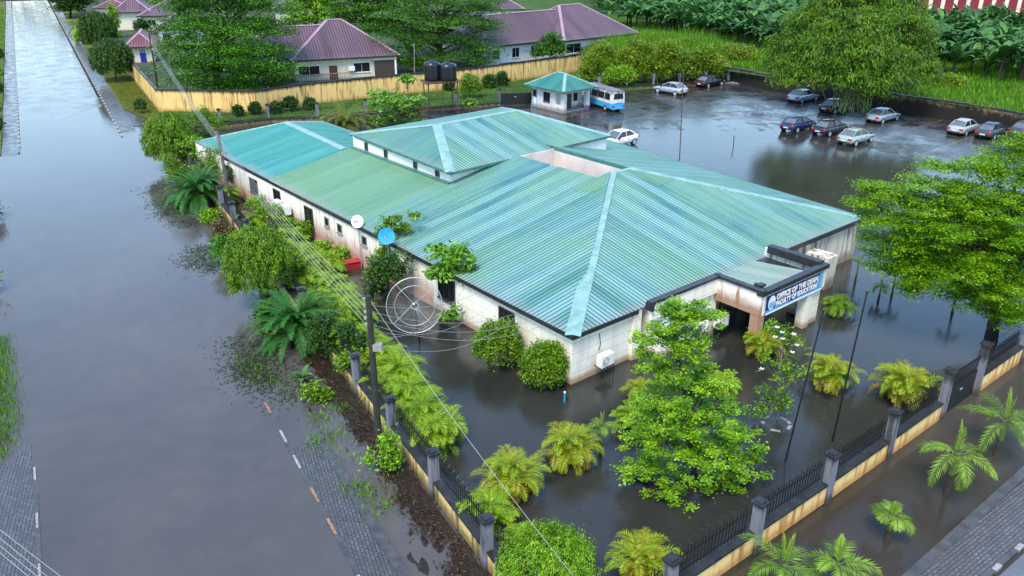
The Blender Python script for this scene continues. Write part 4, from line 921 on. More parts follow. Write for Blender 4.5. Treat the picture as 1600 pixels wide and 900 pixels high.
def dish(name, label, centre, r, depth, nrm, mat, solid=True, pole_base=None, group=None):
    nrm = Vector(nrm).normalized(); c = Vector(centre); q = Vector((0, 0, 1)).rotation_difference(nrm)
    t = thing(name, label, 'satellite dish', (c.x, c.y, 0)); off = Vector((c.x, c.y, 0))
    W = lambda x, y, z: c + q @ Vector((x, y, z)) - off
    if solid:
        rings = [[W(r * f * math.cos(2 * math.pi * k / 24), r * f * math.sin(2 * math.pi * k / 24), depth * f * f) for k in range(24)] for f in (.05, .3, .55, .8, 1.0)]
        mb = MB(); mb.tube_rings(rings, 0, True, False)
        mb.tube_rings([[p - nrm * .03 for p in rg] for rg in rings], 0, True, False); mb.tube_rings([rings[-1], [p - nrm * .03 for p in rings[-1]]], 0, True, False); mb.build('reflector', mat, t, True)
        mb = MB(); mb.tube([W(0, -r * .9, depth * .8), W(0, -r * .1, depth + r * .8)], .015, 4); mb.box(-.06, -.06, -.08, .06, .06, .08, 0, Matrix.Translation(W(0, -r * .05, depth + r * .85))); mb.build('feed_arm', M['steel'], t)
    else:
        mb = MB()
        for f, rr in ((1.0, .026), (.72, .016), (.12, .02)): mb.tube([W(r * f * math.cos(2 * math.pi * k / 32), r * f * math.sin(2 * math.pi * k / 32), depth * f * f) for k in range(33)], rr, 4, 0, False)
        for k in range(12):
            a = 2 * math.pi * k / 12; mb.tube([W(r * f * math.cos(a), r * f * math.sin(a), depth * f * f - .01) for f in (.1, .4, .7, 1.0)], .008, 4, 0, False)
        mb.build('rib_frame', M['meshwire'], t)
        mb = MB()
        for f in np.arange(.10, 1.0, .05): mb.tube([W(r * f * math.cos(2 * math.pi * k / 32), r * f * math.sin(2 * math.pi * k / 32), depth * f * f) for k in range(33)], .0048, 3, 0, False)
        for k in range(60):
            a = 2 * math.pi * k / 60; mb.tube([W(r * f * math.cos(a), r * f * math.sin(a), depth * f * f) for f in (.12, .5, .75, 1.0)], .0044, 3, 0, False)
        mb.build('wire_mesh', M['meshwire'], t)
        mb = MB()
        for k in range(4): a = math.pi / 4 + k * math.pi / 2; mb.tube([W(r * .98 * math.cos(a), r * .98 * math.sin(a), depth * .96), W(.05 * math.cos(a), .05 * math.sin(a), r * .78)], .022 if k in (2, 3) else .012, 4)
        mb.build('feed_strut', M['steel'], t)
        mb = MB(); mb.tube([W(0, 0, r * .70), W(0, 0, r * .86)], .11, 10); fh = mb.build('feed_horn', M['plastic_black'], t); MB().tube([W(0, 0, r * .86), W(0, 0, r * .88)], .06, 10).build('horn_cap', M['white'], fh)
    pb = Vector(pole_base) - off if pole_base is not None else Vector((0, 0, -.2))
    MB().tube([pb, W(0, 0, -.12)], .05 if not solid else .035, 6).build('post', M['iron'] if not solid else M['steel'], t); MB().tube([W(0, 0, -.25), W(0, 0, .02)], .12 if not solid else .06, 8).build('mount', M['iron'], t)
    return t
dc = at(648, 478, 2.6); dn_ = (Vector((0, 0, CH)) - dc).normalized() + Vector((-.04, 0, .10))
dish('mesh_dish', 'large silver wire mesh satellite dish standing in the dark water by the left wall', dc, 1.62, .42, dn_, M['meshwire'], False, Vector((dc.x + .15, dc.y + .3, -.2)))
dc = at(559, 346, 3.6); dish('satellite_dish', 'small white satellite dish on a thin post beside the green stained eave', dc, .47, .09, (-.25, -1, .35), M['white'], True, Vector((dc.x, dc.y, -.2)))
dc = at(604, 369, 4.0); dish('satellite_dish', 'small bright blue satellite dish behind the thin tree at the eave', dc, .56, .10, (.05, -1, .25), M['plastic_blue'], True, Vector((dc.x + .1, dc.y + .15, -.2)))
# water tanks on a steel stand
tc = at(690, 183, 0); st = thing('tank_stand', 'tall rusty steel stand carrying two black water tanks behind the office', 'tank stand', (tc.x, tc.y, 0), R(20))
for x, y in ((-1.9, -1.2), (1.9, -1.2), (-1.9, 1.2), (1.9, 1.2), (0, -1.2)): MB().box(x - .06, y - .06, -.3, x + .06, y + .06, 4.6).build('leg', M['rust_iron'], st)
mb = MB()
for z in (1.2, 4.6):
    for p, q in (((-2.3, -1.2, z), (2.3, -1.2, z)), ((-2.3, 1.2, z), (2.3, 1.2, z)), ((-1.9, -1.6, z), (-1.9, 1.6, z)), ((1.9, -1.6, z), (1.9, 1.6, z))): mb.bar(p, q, .08, .12)
mb.build('brace', M['rust_iron'], st); MB().box(-2.4, -1.6, 4.665, 2.4, 1.6, 4.72).build('platform', M['rust_iron'], st)
def tank(label, loc, r, h):
    t = thing('water_tank', label, 'water tank', loc); prof = []
    for k in range(9): z = h * k / 8; prof += [(r * (1 if k % 2 else .96), z)]
    MB().lathe([(r * .9, 0)] + prof[1:] + [(r * .8, h + .10), (r * .3, h + .22)], (0, 0, 0), 20).build('body', M['plastic_black'], t, True); MB().lathe([(r * .3, h + .20), (r * .3, h + .30), (r * .05, h + .33)], (0, 0, 0), 14).build('lid', M['plastic_black'], t); return t
Rz = Matrix.Rotation(R(20), 4, 'Z')
tank('taller black ribbed plastic water tank at the left of the steel stand', tc + Rz @ Vector((-.95, .35, 4.72)), 1.05, 2.2); tank('squat black ribbed plastic water tank at the right of the steel stand', tc + Rz @ Vector((.95, -.25, 4.72)), 1.15, 2.0)
# utility poles
def pole(label, base, top, r0, r1, mat, arm=True):
    base = Vector(base); top = Vector(top); t = thing('utility_pole', label, 'pole', base)
    MB().tube([Vector((0, 0, -.3)), (top - base) * .5, top - base], [r0, (r0 + r1) / 2, r1], 8).build('shaft', mat, t)
    if arm:
        for k in range(5): 
            p = (top - base) * (1 - .035 * k - .015); MB().lathe([(.05, -.07), (.08, -.03), (.05, 0), (.08, .03), (.05, .07)], p + Vector((-.16, -.05, 0)), 8).build('insulator', M['concrete'], t)
        mb = MB(); mb.box(-.15, -.15, -.2, .25, .15, .12, 0, Matrix.Translation((top - base) * .72 + Vector((.2, 0, 0)))); mb.build('meter_box', M['concrete'], t)
    return t
PB1 = at(595, 725, 0); PT1 = pv(575, 462, PB1); P1 = pole('dark utility pole in the verge beside the street fence near the mesh dish', PB1, PT1, .17, .12, M['pole_wood'])
PB2 = at(360, 322, 0); PT2 = pv(340, 205, PB2); P2 = pole('grey leaning utility pole by the cycad at the far end of the office', PB2, PT2, .19, .13, M['pole_grey'])
PB3 = at(247, 138, .1); PT3 = pv(233, 52, PB3); pole('thin dark utility pole behind the corner of the cream yellow wall', PB3, PT3, .17, .12, M['pole_wood'])
def lerp(a, b, t): return a + (b - a) * t
for k in range(5):
    a = lerp(PT1, PB1, .02 + .035 * k) + Vector((-.14, -.05, 0)); b = lerp(PT2, PB2, .02 + .035 * k) + Vector((-.16, -.05, 0))
    cable('overhead_wire', 'pale overhead wire strung between the dark pole and the grey leaning pole', 'wire', [a, b], .012, M['wire'], 'wires between the two poles', .55, 16)
    c = lerp(PT3, PB3, .06 + .03 * k)
    cable('overhead_wire', 'thin overhead wire from the grey leaning pole towards the pole by the wall corner', 'wire', [b, c], .012, M['wire'], 'wires beyond the grey pole', .5, 14)
e = pv(900, 905, Vector((1.5, 22, 0))); cable('overhead_wire', 'single pale wire crossing the palms from the dark pole to the bottom edge', 'wire', [lerp(PT1, PB1, .03) + Vector((.1, 0, 0)), e], .011, M['wire'], None, .3, 16)
for k, (x0, y0, x1, y1) in enumerate(((0, 828, 98, 902), (0, 840, 76, 902), (0, 851, 60, 902), (0, 862, 46, 902))):
    a = pv(x0 - 30, y0 - 24, Vector((-12, 17, 0))); b = pv(x1 + 20, y1 + 16, Vector((-12, 16.5, 0)))
    cable('overhead_wire', 'short wire span crossing the paving at the bottom left corner', 'wire', [a, b], .009, M['wire'], 'wires at the bottom left corner', .02, 8)
drops = [((700, 470), 3.0), ((752, 510), 2.9), ((828, 500), 2.95), ((848, 507), 2.95), ((740, 478), 3.0), ((690, 455), 3.0), ((800, 492), 2.95)]
for k, ((px, py), z) in enumerate(drops):
    b = at(px, py, z) ; bl = [0, 0]; rel = b - BO; bb = rel.dot(BV)
    cable('service_wire', 'thin grey service wire drooping from the dark pole to the office wall', 'wire', [lerp(PT1, PB1, .05 + .035 * k), BL(-.1, bb, 2.9)], .012, M['wire'], 'service wires to the office', .5 + .13 * k, 14)
# thin posts in the flooded yards
def post(label, b, t, r, mat=M['iron']):
    B = at(*b); T = pv(*t, B); th = thing('thin_post', label, 'post', B); MB().tube([Vector((0, 0, -.3)), T - B], [r, r * .75], 6).build('shaft', mat, th); MB().lathe([(r * 1.5, 0), (r * 1.7, .06), (r * .6, .12)], T - B, 8).build('cap', mat, th); return th
post('thin dark post rising from the front yard water nearest the porch', (1226, 722), (1287, 485), .045); post('tall thin dark post between the front yard palms', (1300, 690), (1355, 456), .05)
post('tall thin rusty post in the flooded car park', (1062, 247), (1068, 116), .06, M['rust_iron']); post('short stake sticking out of the car park water', (1146, 229), (1147, 214), .05)
LPB = at(938, 127, 0); lp = thing('street_lamp', 'slim grey lamp post behind the bus at the railing fence', 'lamp post', LPB)
T = pv(939, 72, LPB) - LPB; MB().tube([(0, 0, -.2), T], [.09, .06], 6).build('shaft', M['concrete'], lp); MB().box(-.5, -.15, -.08, .5, .15, .08, 0, Matrix.Translation(T)).build('lamp_head', M['steel'], lp)
post('thin dark pole beside the middle house and tank stand', (648, 140), (647, 70), .07, M['concrete'])
# small loose things
o = at(550, 416, .1); rb = thing('red_box', 'overturned red box lying in water at the foot of the left wall', 'box', o, R(25)); MB().box(-.55, -.35, -.1, .55, .35, .38).build('body', M['red'], rb); MB().box(-.6, -.4, .383, .6, .4, .44).build('lid', M['red'], rb)
o = at(822, 762, .1); orb = thing('orange_drum', 'orange plastic drum half hidden by the golden palm in the front yard', 'drum', o); MB().lathe([(.2, -.1), (.23, .0), (.21, .15), (.23, .3), (.2, .42)], (0, 0, 0), 14).build('body', M['orange'], orb, True); MB().lathe([(.21, .42), (.21, .46), (.05, .48)], (0, 0, 0), 14).build('lid', M['orange'], orb)
o = at(882, 628, 0); bp = thing('blue_pipe', 'short blue pipe with white cap poking out of water below the office corner', 'pipe', o); MB().tube([(0, 0, -.2), (0, 0, .55)], .05, 8).build('shaft', M['plastic_blue'], bp); MB().tube([(0, 0, .55), (0, 0, .62)], .06, 8).build('cap', M['white'], bp)
o = at(917, 171, .05); bk = thing('violet_bucket', 'small violet bucket by the guard house pillar', 'bucket', o); MB().lathe([(.25, 0), (.32, .55), (.30, .55), (.24, .05)], (0, 0, 0), 12).build('body', M['purple'], bk); MB().tube([(-.32, 0, .55), (0, 0, .8), (.32, 0, .55)], .02, 4).build('handle', M['white'], bk)
o = at(865, 170, .05); ty = thing('old_tyre', 'dark old tyre leaning on the guard house wall', 'tyre', o, GA - math.pi / 2); MB().tube([(.5 * math.cos(2 * math.pi * k / 20), 0, .55 + .5 * math.sin(2 * math.pi * k / 20)) for k in range(21)], .16, 8, 0, False).build('rubber', M['tyre'], ty, True)
o = at(1165, 131, .0); tp = thing('timber_pile', 'pile of grey timber planks beside the black car at the fence corner', 'planks', o, R(-15))
for k in range(6): MB().box(-3 + .25 * k, -.9 + .28 * k, .05 + .12 * (k % 2), 3.2 - .2 * k, -.68 + .28 * k, .15 + .12 * (k % 2)).build('plank', M['timber'], tp)
o = at(1192, 675, 0); pd = thing('concrete_ring', 'broken pale concrete ring around the white flowered shrub', 'planter', at(1213, 662, 0))
for k in (0, 1, 3, 4, 6, 8):
    a = 2 * math.pi * k / 9 + random.uniform(0, .4); w__ = random.uniform(.10, .26)
    MB().box(-w__, -.09, -.2, w__, .09, random.uniform(.01, .05), 0, Matrix.Translation((.66 * math.cos(a), .66 * math.sin(a), 0)) @ Matrix.Rotation(a + math.pi / 2, 4, 'Z')).build('stone', M['concrete'], pd)


# ---------------------------------------------------------------- cars
def car_proto():
    t = thing('parked_car', 'x', 'car')
    st_ = [(-2.20, .60, .42, .70), (-2.15, .74, .34, .84), (-1.95, .83, .30, .93), (-1.45, .86, .26, .95), (-.7, .87, .24, .93), (0.3, .87, .24, .91), (.95, .87, .24, .89), (1.55, .85, .26, .80), (2.0, .79, .30, .71), (2.18, .66, .34, .60), (2.24, .50, .40, .54)]
    rings = []
    for x, w_, zb, zt in st_:
        h = [(w_ * .86, zb), (w_, zb + .14), (w_ * 1.0, zb + (zt - zb) * .55), (w_ * .95, zt - .07), (w_ * .82, zt), (0, zt + .025)]
        rings.append([Vector((x, y, z)) for y, z in h] + [Vector((x, -y, z)) for y, z in reversed(h[:-1])])
    MB().tube_rings(rings).build('body', M['white'], t, True, True)
    B = [(-1.78, .70, .93), (-1.78, -.70, .93), (1.10, -.72, .88), (1.10, .72, .88)]; T_ = [(-1.02, .54, 1.38), (-1.02, -.54, 1.38), (.18, -.56, 1.41), (.18, .56, 1.41)]
    V = Vector
    def panel(name, pts, mat, par=t): 
        mb = MB(); mb.poly(pts); return mb.build(name, mat, par)
    panel('rear_window', [B[1], B[0], T_[0], T_[1]], M['glass_car']); panel('windscreen', [B[3], B[2], T_[2], T_[3]], M['glass_car'])
    panel('side_window', [B[0], B[3], T_[3], T_[0]], M['glass']); panel('side_window', [B[2], B[1], T_[1], T_[2]], M['glass'])
    mb = MB(); e = .015
    rr = [[V((-1.08, .50, 1.395)), V((-1.08, -.50, 1.395)), V((.22, -.52, 1.42)), V((.22, .52, 1.42))], [V((-.98, .44, 1.445)), V((-.98, -.44, 1.445)), V((.08, -.46, 1.46)), V((.08, .46, 1.46))]]
    mb.tube_rings([[V((-1.10, .565, 1.365)), V((-1.10, -.565, 1.365)), V((.24, -.585, 1.395)), V((.24, .585, 1.395))]] + rr)
    for s in (1, -1):
        for b, tt, w_ in (((-1.80, .71 * s, .92), (-1.06, .555 * s, 1.38), .13), ((1.13, .73 * s, .87), (.20, .575 * s, 1.40), .07), ((-.38, .725 * s, .90), (-.42, .57 * s, 1.40), .07)): mb.bar(b, tt, .035, w_)
    mb.build('roof', M['white'], t, True)
    for s in (1, -1):
        lo = MB(); lo.box(-2.20, s * .60 - .17, .62, -2.02, s * .60 + .17, .82); lo.build('tail_light', M['lamp_red'], t)
        lo = MB(); lo.box(2.02, s * .54 - .17, .50, 2.20, s * .54 + .15, .64); lo.build('headlight', M['lamp_clear'], t)
        lo = MB(); lo.box(.82, s * .86 - .04, .90, .98, s * .98 + .04 * s, 1.03); lo.build('mirror', M['plastic_black'], t)
        lo = MB(); 
        for x in (-.62, .28): lo.box(x, s * .868 - .012, .72, x + .2, s * .868 + .012, .76)
        lo.build('door_handle', M['plastic_black'], t)
        for x in (-1.36, 1.36):
            mb = MB(); mb.tube([(x, s * .60, .30), (x, s * .885, .30)], .325, 18); wh = mb.build('wheel', M['tyre'], t); MB().tube([(x, s * .886, .30), (x, s * .897, .30)], .215, 14).build('rim', M['rim'], wh)
    MB().box(-2.245, -.26, .50, -2.16, .26, .62).build('number_plate', M['plate'], t)
    MB().box(-2.23, -.62, .40, -2.10, .62, .46).build('bumper_strip', M['plastic_black'], t)
    return t
M['glass_car'] = plain('car_window_glass', (0.10, 0.12, 0.14), 0.06, var=0.2, spec=0.7)
def carpaint(name, c, metal=.3): return plain(name, c, .28, metal, .05, coat=.6)
proto = car_proto(); _pm = {}
CS = 1.2      # the parked cars read this long beside the guard house
def place_car(label, loc, ang, paint):
    t = copy_tree(proto); t.location = loc; t.scale = (CS, CS, CS); t.rotation_euler = (0, 0, ang); tag(t, label, 'car', 'cars parked in the flooded car park')
    for ch in t.children:
        if ch.name.split('.')[0] in ('body', 'roof'):
            k = (ch.data.name, paint.name)
            if k not in _pm: 
                _pm[k] = ch.data.copy(); _pm[k].materials.clear(); _pm[k].materials.append(paint)
            ch.data = _pm[k]
    return t
SIL = carpaint('silver_paint', (.42, .45, .47)); SIL2 = carpaint('blue_silver_paint', (.36, .42, .48)); GRN = carpaint('pale_green_silver_paint', (.36, .44, .40)); BLK = carpaint('black_paint', (.010, .011, .014), 0); BLU = carpaint('dark_blue_paint', (.012, .022, .09), .1); DBL = carpaint('blue_black_paint', (.014, .017, .032), .1); GRY = carpaint('dark_grey_paint', (.04, .05, .06), .2); WHT = carpaint('white_car_paint', (.75, .76, .77), 0)
def carpos(rearwheel, ang, side=-1):
    """rear wheel contact (pixel survey) -> car centre; side: which side of the car that wheel is on"""
    p = at(*rearwheel, .0); d = Vector((math.cos(ang), math.sin(ang), 0)); n = Vector((-d.y, d.x, 0))
    return p + d * 1.36 * CS - n * (side * .8 * CS)
a0 = R(39)
place_car('pale greenish silver sedan parked in shallow water, nearest of the front row', carpos((1336, 229), a0), a0, GRN)
place_car('blue black sedan parked in water between the dark blue and greenish cars', carpos((1295, 214), a0), a0, DBL)
place_car('dark blue sedan parked in water at the left end of the front row', carpos((1245, 208), a0), a0, BLU)
place_car('silver sedan parked under the retaining wall beside the bamboo', carpos((1378, 194), R(37)), R(37), SIL)
place_car('black sedan parked right below the bamboo on brown leaves', carpos((1303, 178), R(37)), R(37), BLK)
place_car('silver sedan parked at the left edge of the bamboo', carpos((1252, 162), R(37)), R(37), SIL2)
place_car('silver sedan parked against the wall just above the lime green tree', carpos((1508, 213), R(40)), R(40), SIL)
place_car('dark grey sedan half hidden by the lime green tree', carpos((1552, 219), R(40)), R(40), GRY)
place_car('dark sedan at the right edge behind the lime green tree', carpos((1606, 216), R(40)), R(40), GRY)
place_car('silver sedan parked along the railing fence facing left', carpos((1055, 150), R(131), 1), R(131), SIL)
place_car('black sedan parked at the railing fence beside the timber planks', carpos((1106, 138), R(40)), R(40), BLK)
place_car('white sedan in water just behind the turquoise roof edge', carpos((990, 226), R(222), 1), R(222), WHT)
for ch in list(proto.children_recursive): bpy.data.objects.remove(ch, do_unlink=True)
bpy.data.objects.remove(proto, do_unlink=True)
# ---------------------------------------------------------------- bus
bp0, bp1 = at(955, 177), at(918, 163); ang = math.atan2(bp1.y - bp0.y, bp1.x - bp0.x); 
bus = thing('minibus', 'white minibus with bright blue lower half parked beside the guard house', 'bus', (0, 0, 0), R(118))
bd = Vector((math.cos(R(118)), math.sin(R(118)), 0)); bn = Vector((-bd.y, bd.x, 0)); bus.location = bp0 + bd * 3.9 - bn * 1.12; bus.scale = (1.09, 1.09, 1.09)
def busring(x, w_, zb, z1): return [Vector((x, y, z)) for y, z in ((w_ * .9, zb), (w_, zb + .12), (w_, z1), (-w_, z1), (-w_, zb + .12), (-w_ * .9, zb))]
MB().tube_rings([busring(-3.5, .92, .45, 1.12), busring(-3.42, 1.02, .40, 1.12), busring(3.3, 1.02, .38, 1.12), busring(3.5, .85, .45, 1.12)]).build('lower_body', M['bus_blue'] if 'bus_blue' in M else plain('bright_blue_paint', (.05, .36, .66), .3), bus)
def upring(x, w_, z0, z1): return [Vector((x, y, z)) for y, z in ((w_, z0), (w_ * .985, z0 + .5), (w_ * .93, z1 - .22), (w_ * .70, z1), (-w_ * .70, z1), (-w_ * .93, z1 - .22), (-w_ * .985, z0 + .5), (-w_, z0))]
BUSW = wall_mat('dirty_white_bus_paint', (.66, .67, .67), (.2, .2, .2), 0, .2, 0, 1, .35, (.10, .10, .10), .85, 2.85, .35)
MB().tube_rings([upring(-3.5, .92, 1.123, 2.45), upring(-3.38, 1.02, 1.123, 2.62), upring(3.0, 1.02, 1.123, 2.65), upring(3.45, .90, 1.123, 2.4)]).build('body', BUSW, bus)
for s in (1, -1):
    for x0, x1 in ((-3.1, -1.95), (-1.85, -.45), (-.35, 1.0), (1.1, 2.4)):
        mb = MB(); P = [Vector((x0, s * 1.021, 1.50)), Vector((x1, s * 1.021, 1.50)), Vector((x1, s * .975, 2.28)), Vector((x0, s * .975, 2.28))]; mb.poly(P); mb.poly([p + Vector((0, s * .006, 0)) for p in P]); mb.build('side_window', M['glass'], bus)
    MB().box(-3.56, s * .78 - .14, .62, -3.48, s * .78 + .14, .86).build('tail_light', M['lamp_red'], bus); MB().box(3.46, s * .66 - .14, .62, 3.54, s * .66 + .14, .84).build('headlight', M['lamp_clear'], bus); MB().box(3.2, s * 1.08 - .05, 1.6, 3.3, s * 1.08 + .05, 2.0).build('mirror', M['plastic_black'], bus)
    for x in (-2.2, 2.2): wh = MB().tube([(x, s * .72, .38), (x, s * 1.035, .38)], .38, 18).build('wheel', M['tyre'], bus); MB().tube([(x, s * 1.036, .38), (x, s * 1.05, .38)], .22, 14).build('rim', M['rim'], wh)
mb = MB(); P = [(-3.52, -.72, 1.62), (-3.52, .72, 1.62), (-3.52, .62, 2.28), (-3.52, -.62, 2.28)]; mb.poly(P); mb.build('rear_window', M['glass'], bus)
MB().box(-3.56, -.3, 1.2, -3.50, .3, 1.38).build('number_plate', M['plate'], bus); MB().box(-3.62, -.95, .42, -3.50, .95, .56).build('bumper', plain('blue_bumper_paint', (.05, .36, .66), .35), bus)
mb = MB(); mb.poly([(3.475, -.72, 1.45), (3.475, .72, 1.45), (3.475, .62, 2.2), (3.475, -.62, 2.2)]); mb.build('windscreen', M['glass'], bus)
# ---------------------------------------------------------------- plants
def px2m(r, base_depth): return r * base_depth / CF
def depth_of(p): return p.y * math.cos(CP) - (p.z - CH) * math.sin(CP)
def rnd_dirs(n): 
    v = rng.normal(size=(n, 3)); return unit(v)
def blob_leaves(blobs, nclump, per, L, W, csize=(.5, .25), flat=.6, hang=0.0, shell=.78, up=0.0):
    """leaf clumps spread through ellipsoid blobs. blobs: (cx,cy,cz,rx,ry,rz)"""
    B = np.array(blobs, float); area = (B[:, 3] * B[:, 4] + B[:, 3] * B[:, 5] + B[:, 4] * B[:, 5]); pr = area / area.sum()
    bi = rng.choice(len(B), nclump, p=pr); d = rnd_dirs(nclump); d[:, 2] = np.where(d[:, 2] < -.55, -d[:, 2], d[:, 2])
    r = shell + (1.06 - shell) * rng.random((nclump, 1)) ** .8; r = np.where(rng.random((nclump, 1)) < .22, rng.random((nclump, 1)) * shell, r)
    C = B[bi, :3] + d * r * B[bi, 3:6]
    ct = rng.random(nclump)
    N = nclump * per; C2 = np.repeat(C, per, 0); D2 = np.repeat(d, per, 0)
    off = rng.normal(size=(N, 3)) * np.array([csize[0], csize[0], csize[1]]) * .55
    sc = np.repeat(rng.uniform(.7, 1.3, (nclump, 1)), per, 0); P = C2 + off * sc
    out = D2.copy(); out[:, 2] *= .3
    A = unit(unit(out) * .8 + rng.normal(size=(N, 3)) * .7); A[:, 2] *= (1 - flat * .8); A[:, 2] -= hang; A = unit(A)
    Nn = unit(np.array([0, 0, 1.0]) * (.5 + flat) + rng.normal(size=(N, 3)) * (.75 - flat * .35) + D2 * .35)
    s = rng.uniform(.5, 1.35, N)
    tint = np.clip((np.repeat(ct, per) * .6 + rng.random(N) * .4) * 1.25 - .12, 0, 1)
    return leaf_quads(P, A, Nn, L * s, W * s), tint, C
def limb_mesh(base, top, cents, r, n=10, taper=.25, wob=.15, seed=1):
    """tapered trunk with limbs reaching towards sampled clump centres"""
    rr = random.Random(seed); mb = MB(); base = Vector(base); top = Vector(top)
    pts = [base + Vector((0, 0, -.3))] + [base.lerp(top, k / 5) + Vector((rr.uniform(-wob, wob), rr.uniform(-wob, wob), 0)) * (1 if 0 < k < 5 else 0) for k in range(6)]
    mb.tube(pts, [r * 1.25, r * 1.1] + [r * (1 - (1 - taper) * k / 5) for k in range(1, 6)], 8)
    if len(cents):
        for i in range(n):
            c = Vector(cents[rr.randrange(len(cents))]); f = rr.uniform(.35, .95)
            h = min(max((c.z - base.z) * .75 / max(top.z - base.z, .1), .25), .97)
            s = base.lerp(top, h * f + .0); s = base.lerp(top, min(.97, max(.2, h * rr.uniform(.8, 1)))); m = s.lerp(c, .5) + Vector((0, 0, .12 * (c - s).length * rr.uniform(-.3, .8)))
            mb.tube([s, m, c], [r * .42, r * .25, r * .08], 5)
    return mb
def relb(blobs, o): return [(b[0] - o[0], b[1] - o[1], b[2] - o[2], *b[3:]) for b in blobs]
def tree(name, label, cat, base, blobs, nclump, per, L, W, lf, bark=None, tr=.15, top=None, nl=12, group=None, solid=None, seed=1, **kw):
    """thing > crown, trunk ; blobs are in world space"""
    t = thing(name, label, cat, base, 0, group); rb = relb(blobs, base)
    Q, ti, C = blob_leaves(rb, nclump, per, L, W, **kw); quads_mesh('crown', Q, ti, lf, t)
    if bark is not None:
        zc = np.array([b[2] for b in rb]); tp = top if top is not None else Vector((float(np.mean([b[0] for b in rb])), float(np.mean([b[1] for b in rb])), float(zc.max())))
        limb_mesh((0, 0, 0), tp, [tuple(c) for c in C], tr, nl, seed=seed).build('trunk', bark, t, True)
    return t
def pb(px, py, rx, ry, base, dy=0.0, deep=1.0):
    """blob from the survey: centre in the upright plane through base pushed dy away"""
    c = pv(px, py, Vector((0, base.y + dy, 0))); d = depth_of(c); a = px2m(rx, d); b = px2m(ry, d) / math.cos(CP * .6)
    return (c.x, c.y, c.z, a, a * deep, b)

# --- fronds
def fronds(nf, length, elev, droop, nl, ll, lw, r0=.1, z0=0.0, vee=.35, leafdroop=.25, spread=2 * math.pi, az0=0.0, stiff=False, lean=(0, 0)):
    """feather leaves: returns quads, tint and a MB of rachises"""
    Qs, Ts = [], []; mb = MB()
    for i in range(nf):
        az = az0 + spread * (i + rng.uniform(-.3, .3)) / nf * (1 if spread < 6 else 2.618 * nf / 6.283 if False else 1); az = az0 + (i * 2.39996 if spread > 6 else spread * (i + .5) / nf) + rng.uniform(-.2, .2)
        el = math.radians(rng.uniform(*elev)); Ln = length * rng.uniform(.8, 1.12); dr = droop * rng.uniform(.75, 1.25)
        h = np.array([math.cos(az), math.sin(az), 0]); up = np.array([0, 0, 1.0]); p = h * r0 * rng.random() + up * z0 + np.array([lean[0], lean[1], 0]); n = 10
        pts = [p]; e = el
        for k in range(n):
            p = p + (h * math.cos(e) + up * math.sin(e)) * Ln / n; pts.append(p); e -= dr / n * (1 + k / n)
        pts = np.array(pts); side = np.array([-math.sin(az), math.cos(az), 0])
        tt = np.linspace(.16, 1.0, nl); idx = tt * n; k0 = np.minimum(idx.astype(int), n - 1); fr = (idx - k0)[:, None]
        P = pts[k0] * (1 - fr) + pts[k0 + 1] * fr; Tn = unit(pts[k0 + 1] - pts[k0]); Nr = unit(np.cross(Tn, side)); Nr = np.where(Nr[:, 2:3] < 0, -Nr, Nr)
        env = np.sin(np.clip(tt * 1.05, 0, 1) * math.pi * .82 + .35) ** .7; env = np.clip(env, .25, 1)
        ft = rng.random()
        for s in (1, -1):
            A = unit(side * s * .85 + Tn * (.55 + .25 * tt[:, None]) + Nr * vee + rng.normal(size=(nl, 3)) * .07); A[:, 2] -= leafdroop * (1 - .3 * rng.random(nl)); A = unit(A)
            LL = ll * env * rng.uniform(.85, 1.1, nl); C = P + A * LL[:, None] * .5
            Nn = unit(Nr + side * s * (-.3) + rng.normal(size=(nl, 3)) * .15)
            Qs.append(leaf_quads(C, A, Nn, LL, np.full(nl, lw), .35)); Ts.append(np.clip(ft * .6 + rng.random(nl) * .4, 0, 1))
        mb.tube([Vector(q) for q in pts[::2]], [.018 * length / 2 * (1 - .8 * k / 5) + .004 for k in range(len(pts[::2]))], 3, 0, False)
    return np.concatenate(Qs), np.concatenate(Ts), mb
def areca(variant):
    """a clump of several leaning stems, each with its own small crown"""
    t = thing('areca_palm', 'x', 'palm'); ylw = variant == 1; Qs, Ts = [], []; mb = MB(); st = MB()
    for k in range(7):
        a = k * 2.4 + random.uniform(-.4, .4); r = (0 if k == 0 else random.uniform(.35, .75)); z = random.uniform(.55, 1.15) if k else 1.25; c = (r * math.cos(a), r * math.sin(a))
        Q, T, m = fronds(9, random.uniform(1.25, 1.75), (28, 86), random.uniform(1.3, 1.9), 24, .46, .042, .08, z, .4, .4, lean=c)
        Q2, T2, m2 = fronds(4, 1.25, (-15, 30), 1.3, 20, .40, .040, .08, z - .15, .5, .35, lean=c)
        Qs += [Q, Q2]; Ts += [T * .6 + .4, T2 * .55]
        for m_ in (m, m2): o = len(mb.v); mb.f += [[i + o for i in f] for f in m_.f]; mb.v += m_.v; mb.m += m_.m; mb.uv += m_.uv
        st.tube([(c[0] * .5, c[1] * .5, -.25), (c[0] * .7, c[1] * .7, z * .5), (c[0], c[1], z + .1)], [.05, .045, .03], 5)
    quads_mesh('crown', np.concatenate(Qs), np.concatenate(Ts), [M['lf_areca_y'] if ylw else M['lf_areca'], M['stem_green']], t, mb)
    st.build('stem', M['stem_green'], t); return t
def cycad():
    t = thing('cycad', 'x', 'palm'); Q, T, mb = fronds(110, 1.75, (-8, 82), 1.1, 38, .26, .026, .16, .6, .15, .10)
    quads_mesh('crown', Q, T, [M['lf_cycad'], M['stem_green']], t, mb); MB().tube([(0, 0, -.3), (0, 0, .3), (0, 0, .75)], [.26, .24, .16], 8).build('trunk', M['bark_dark'], t); return t
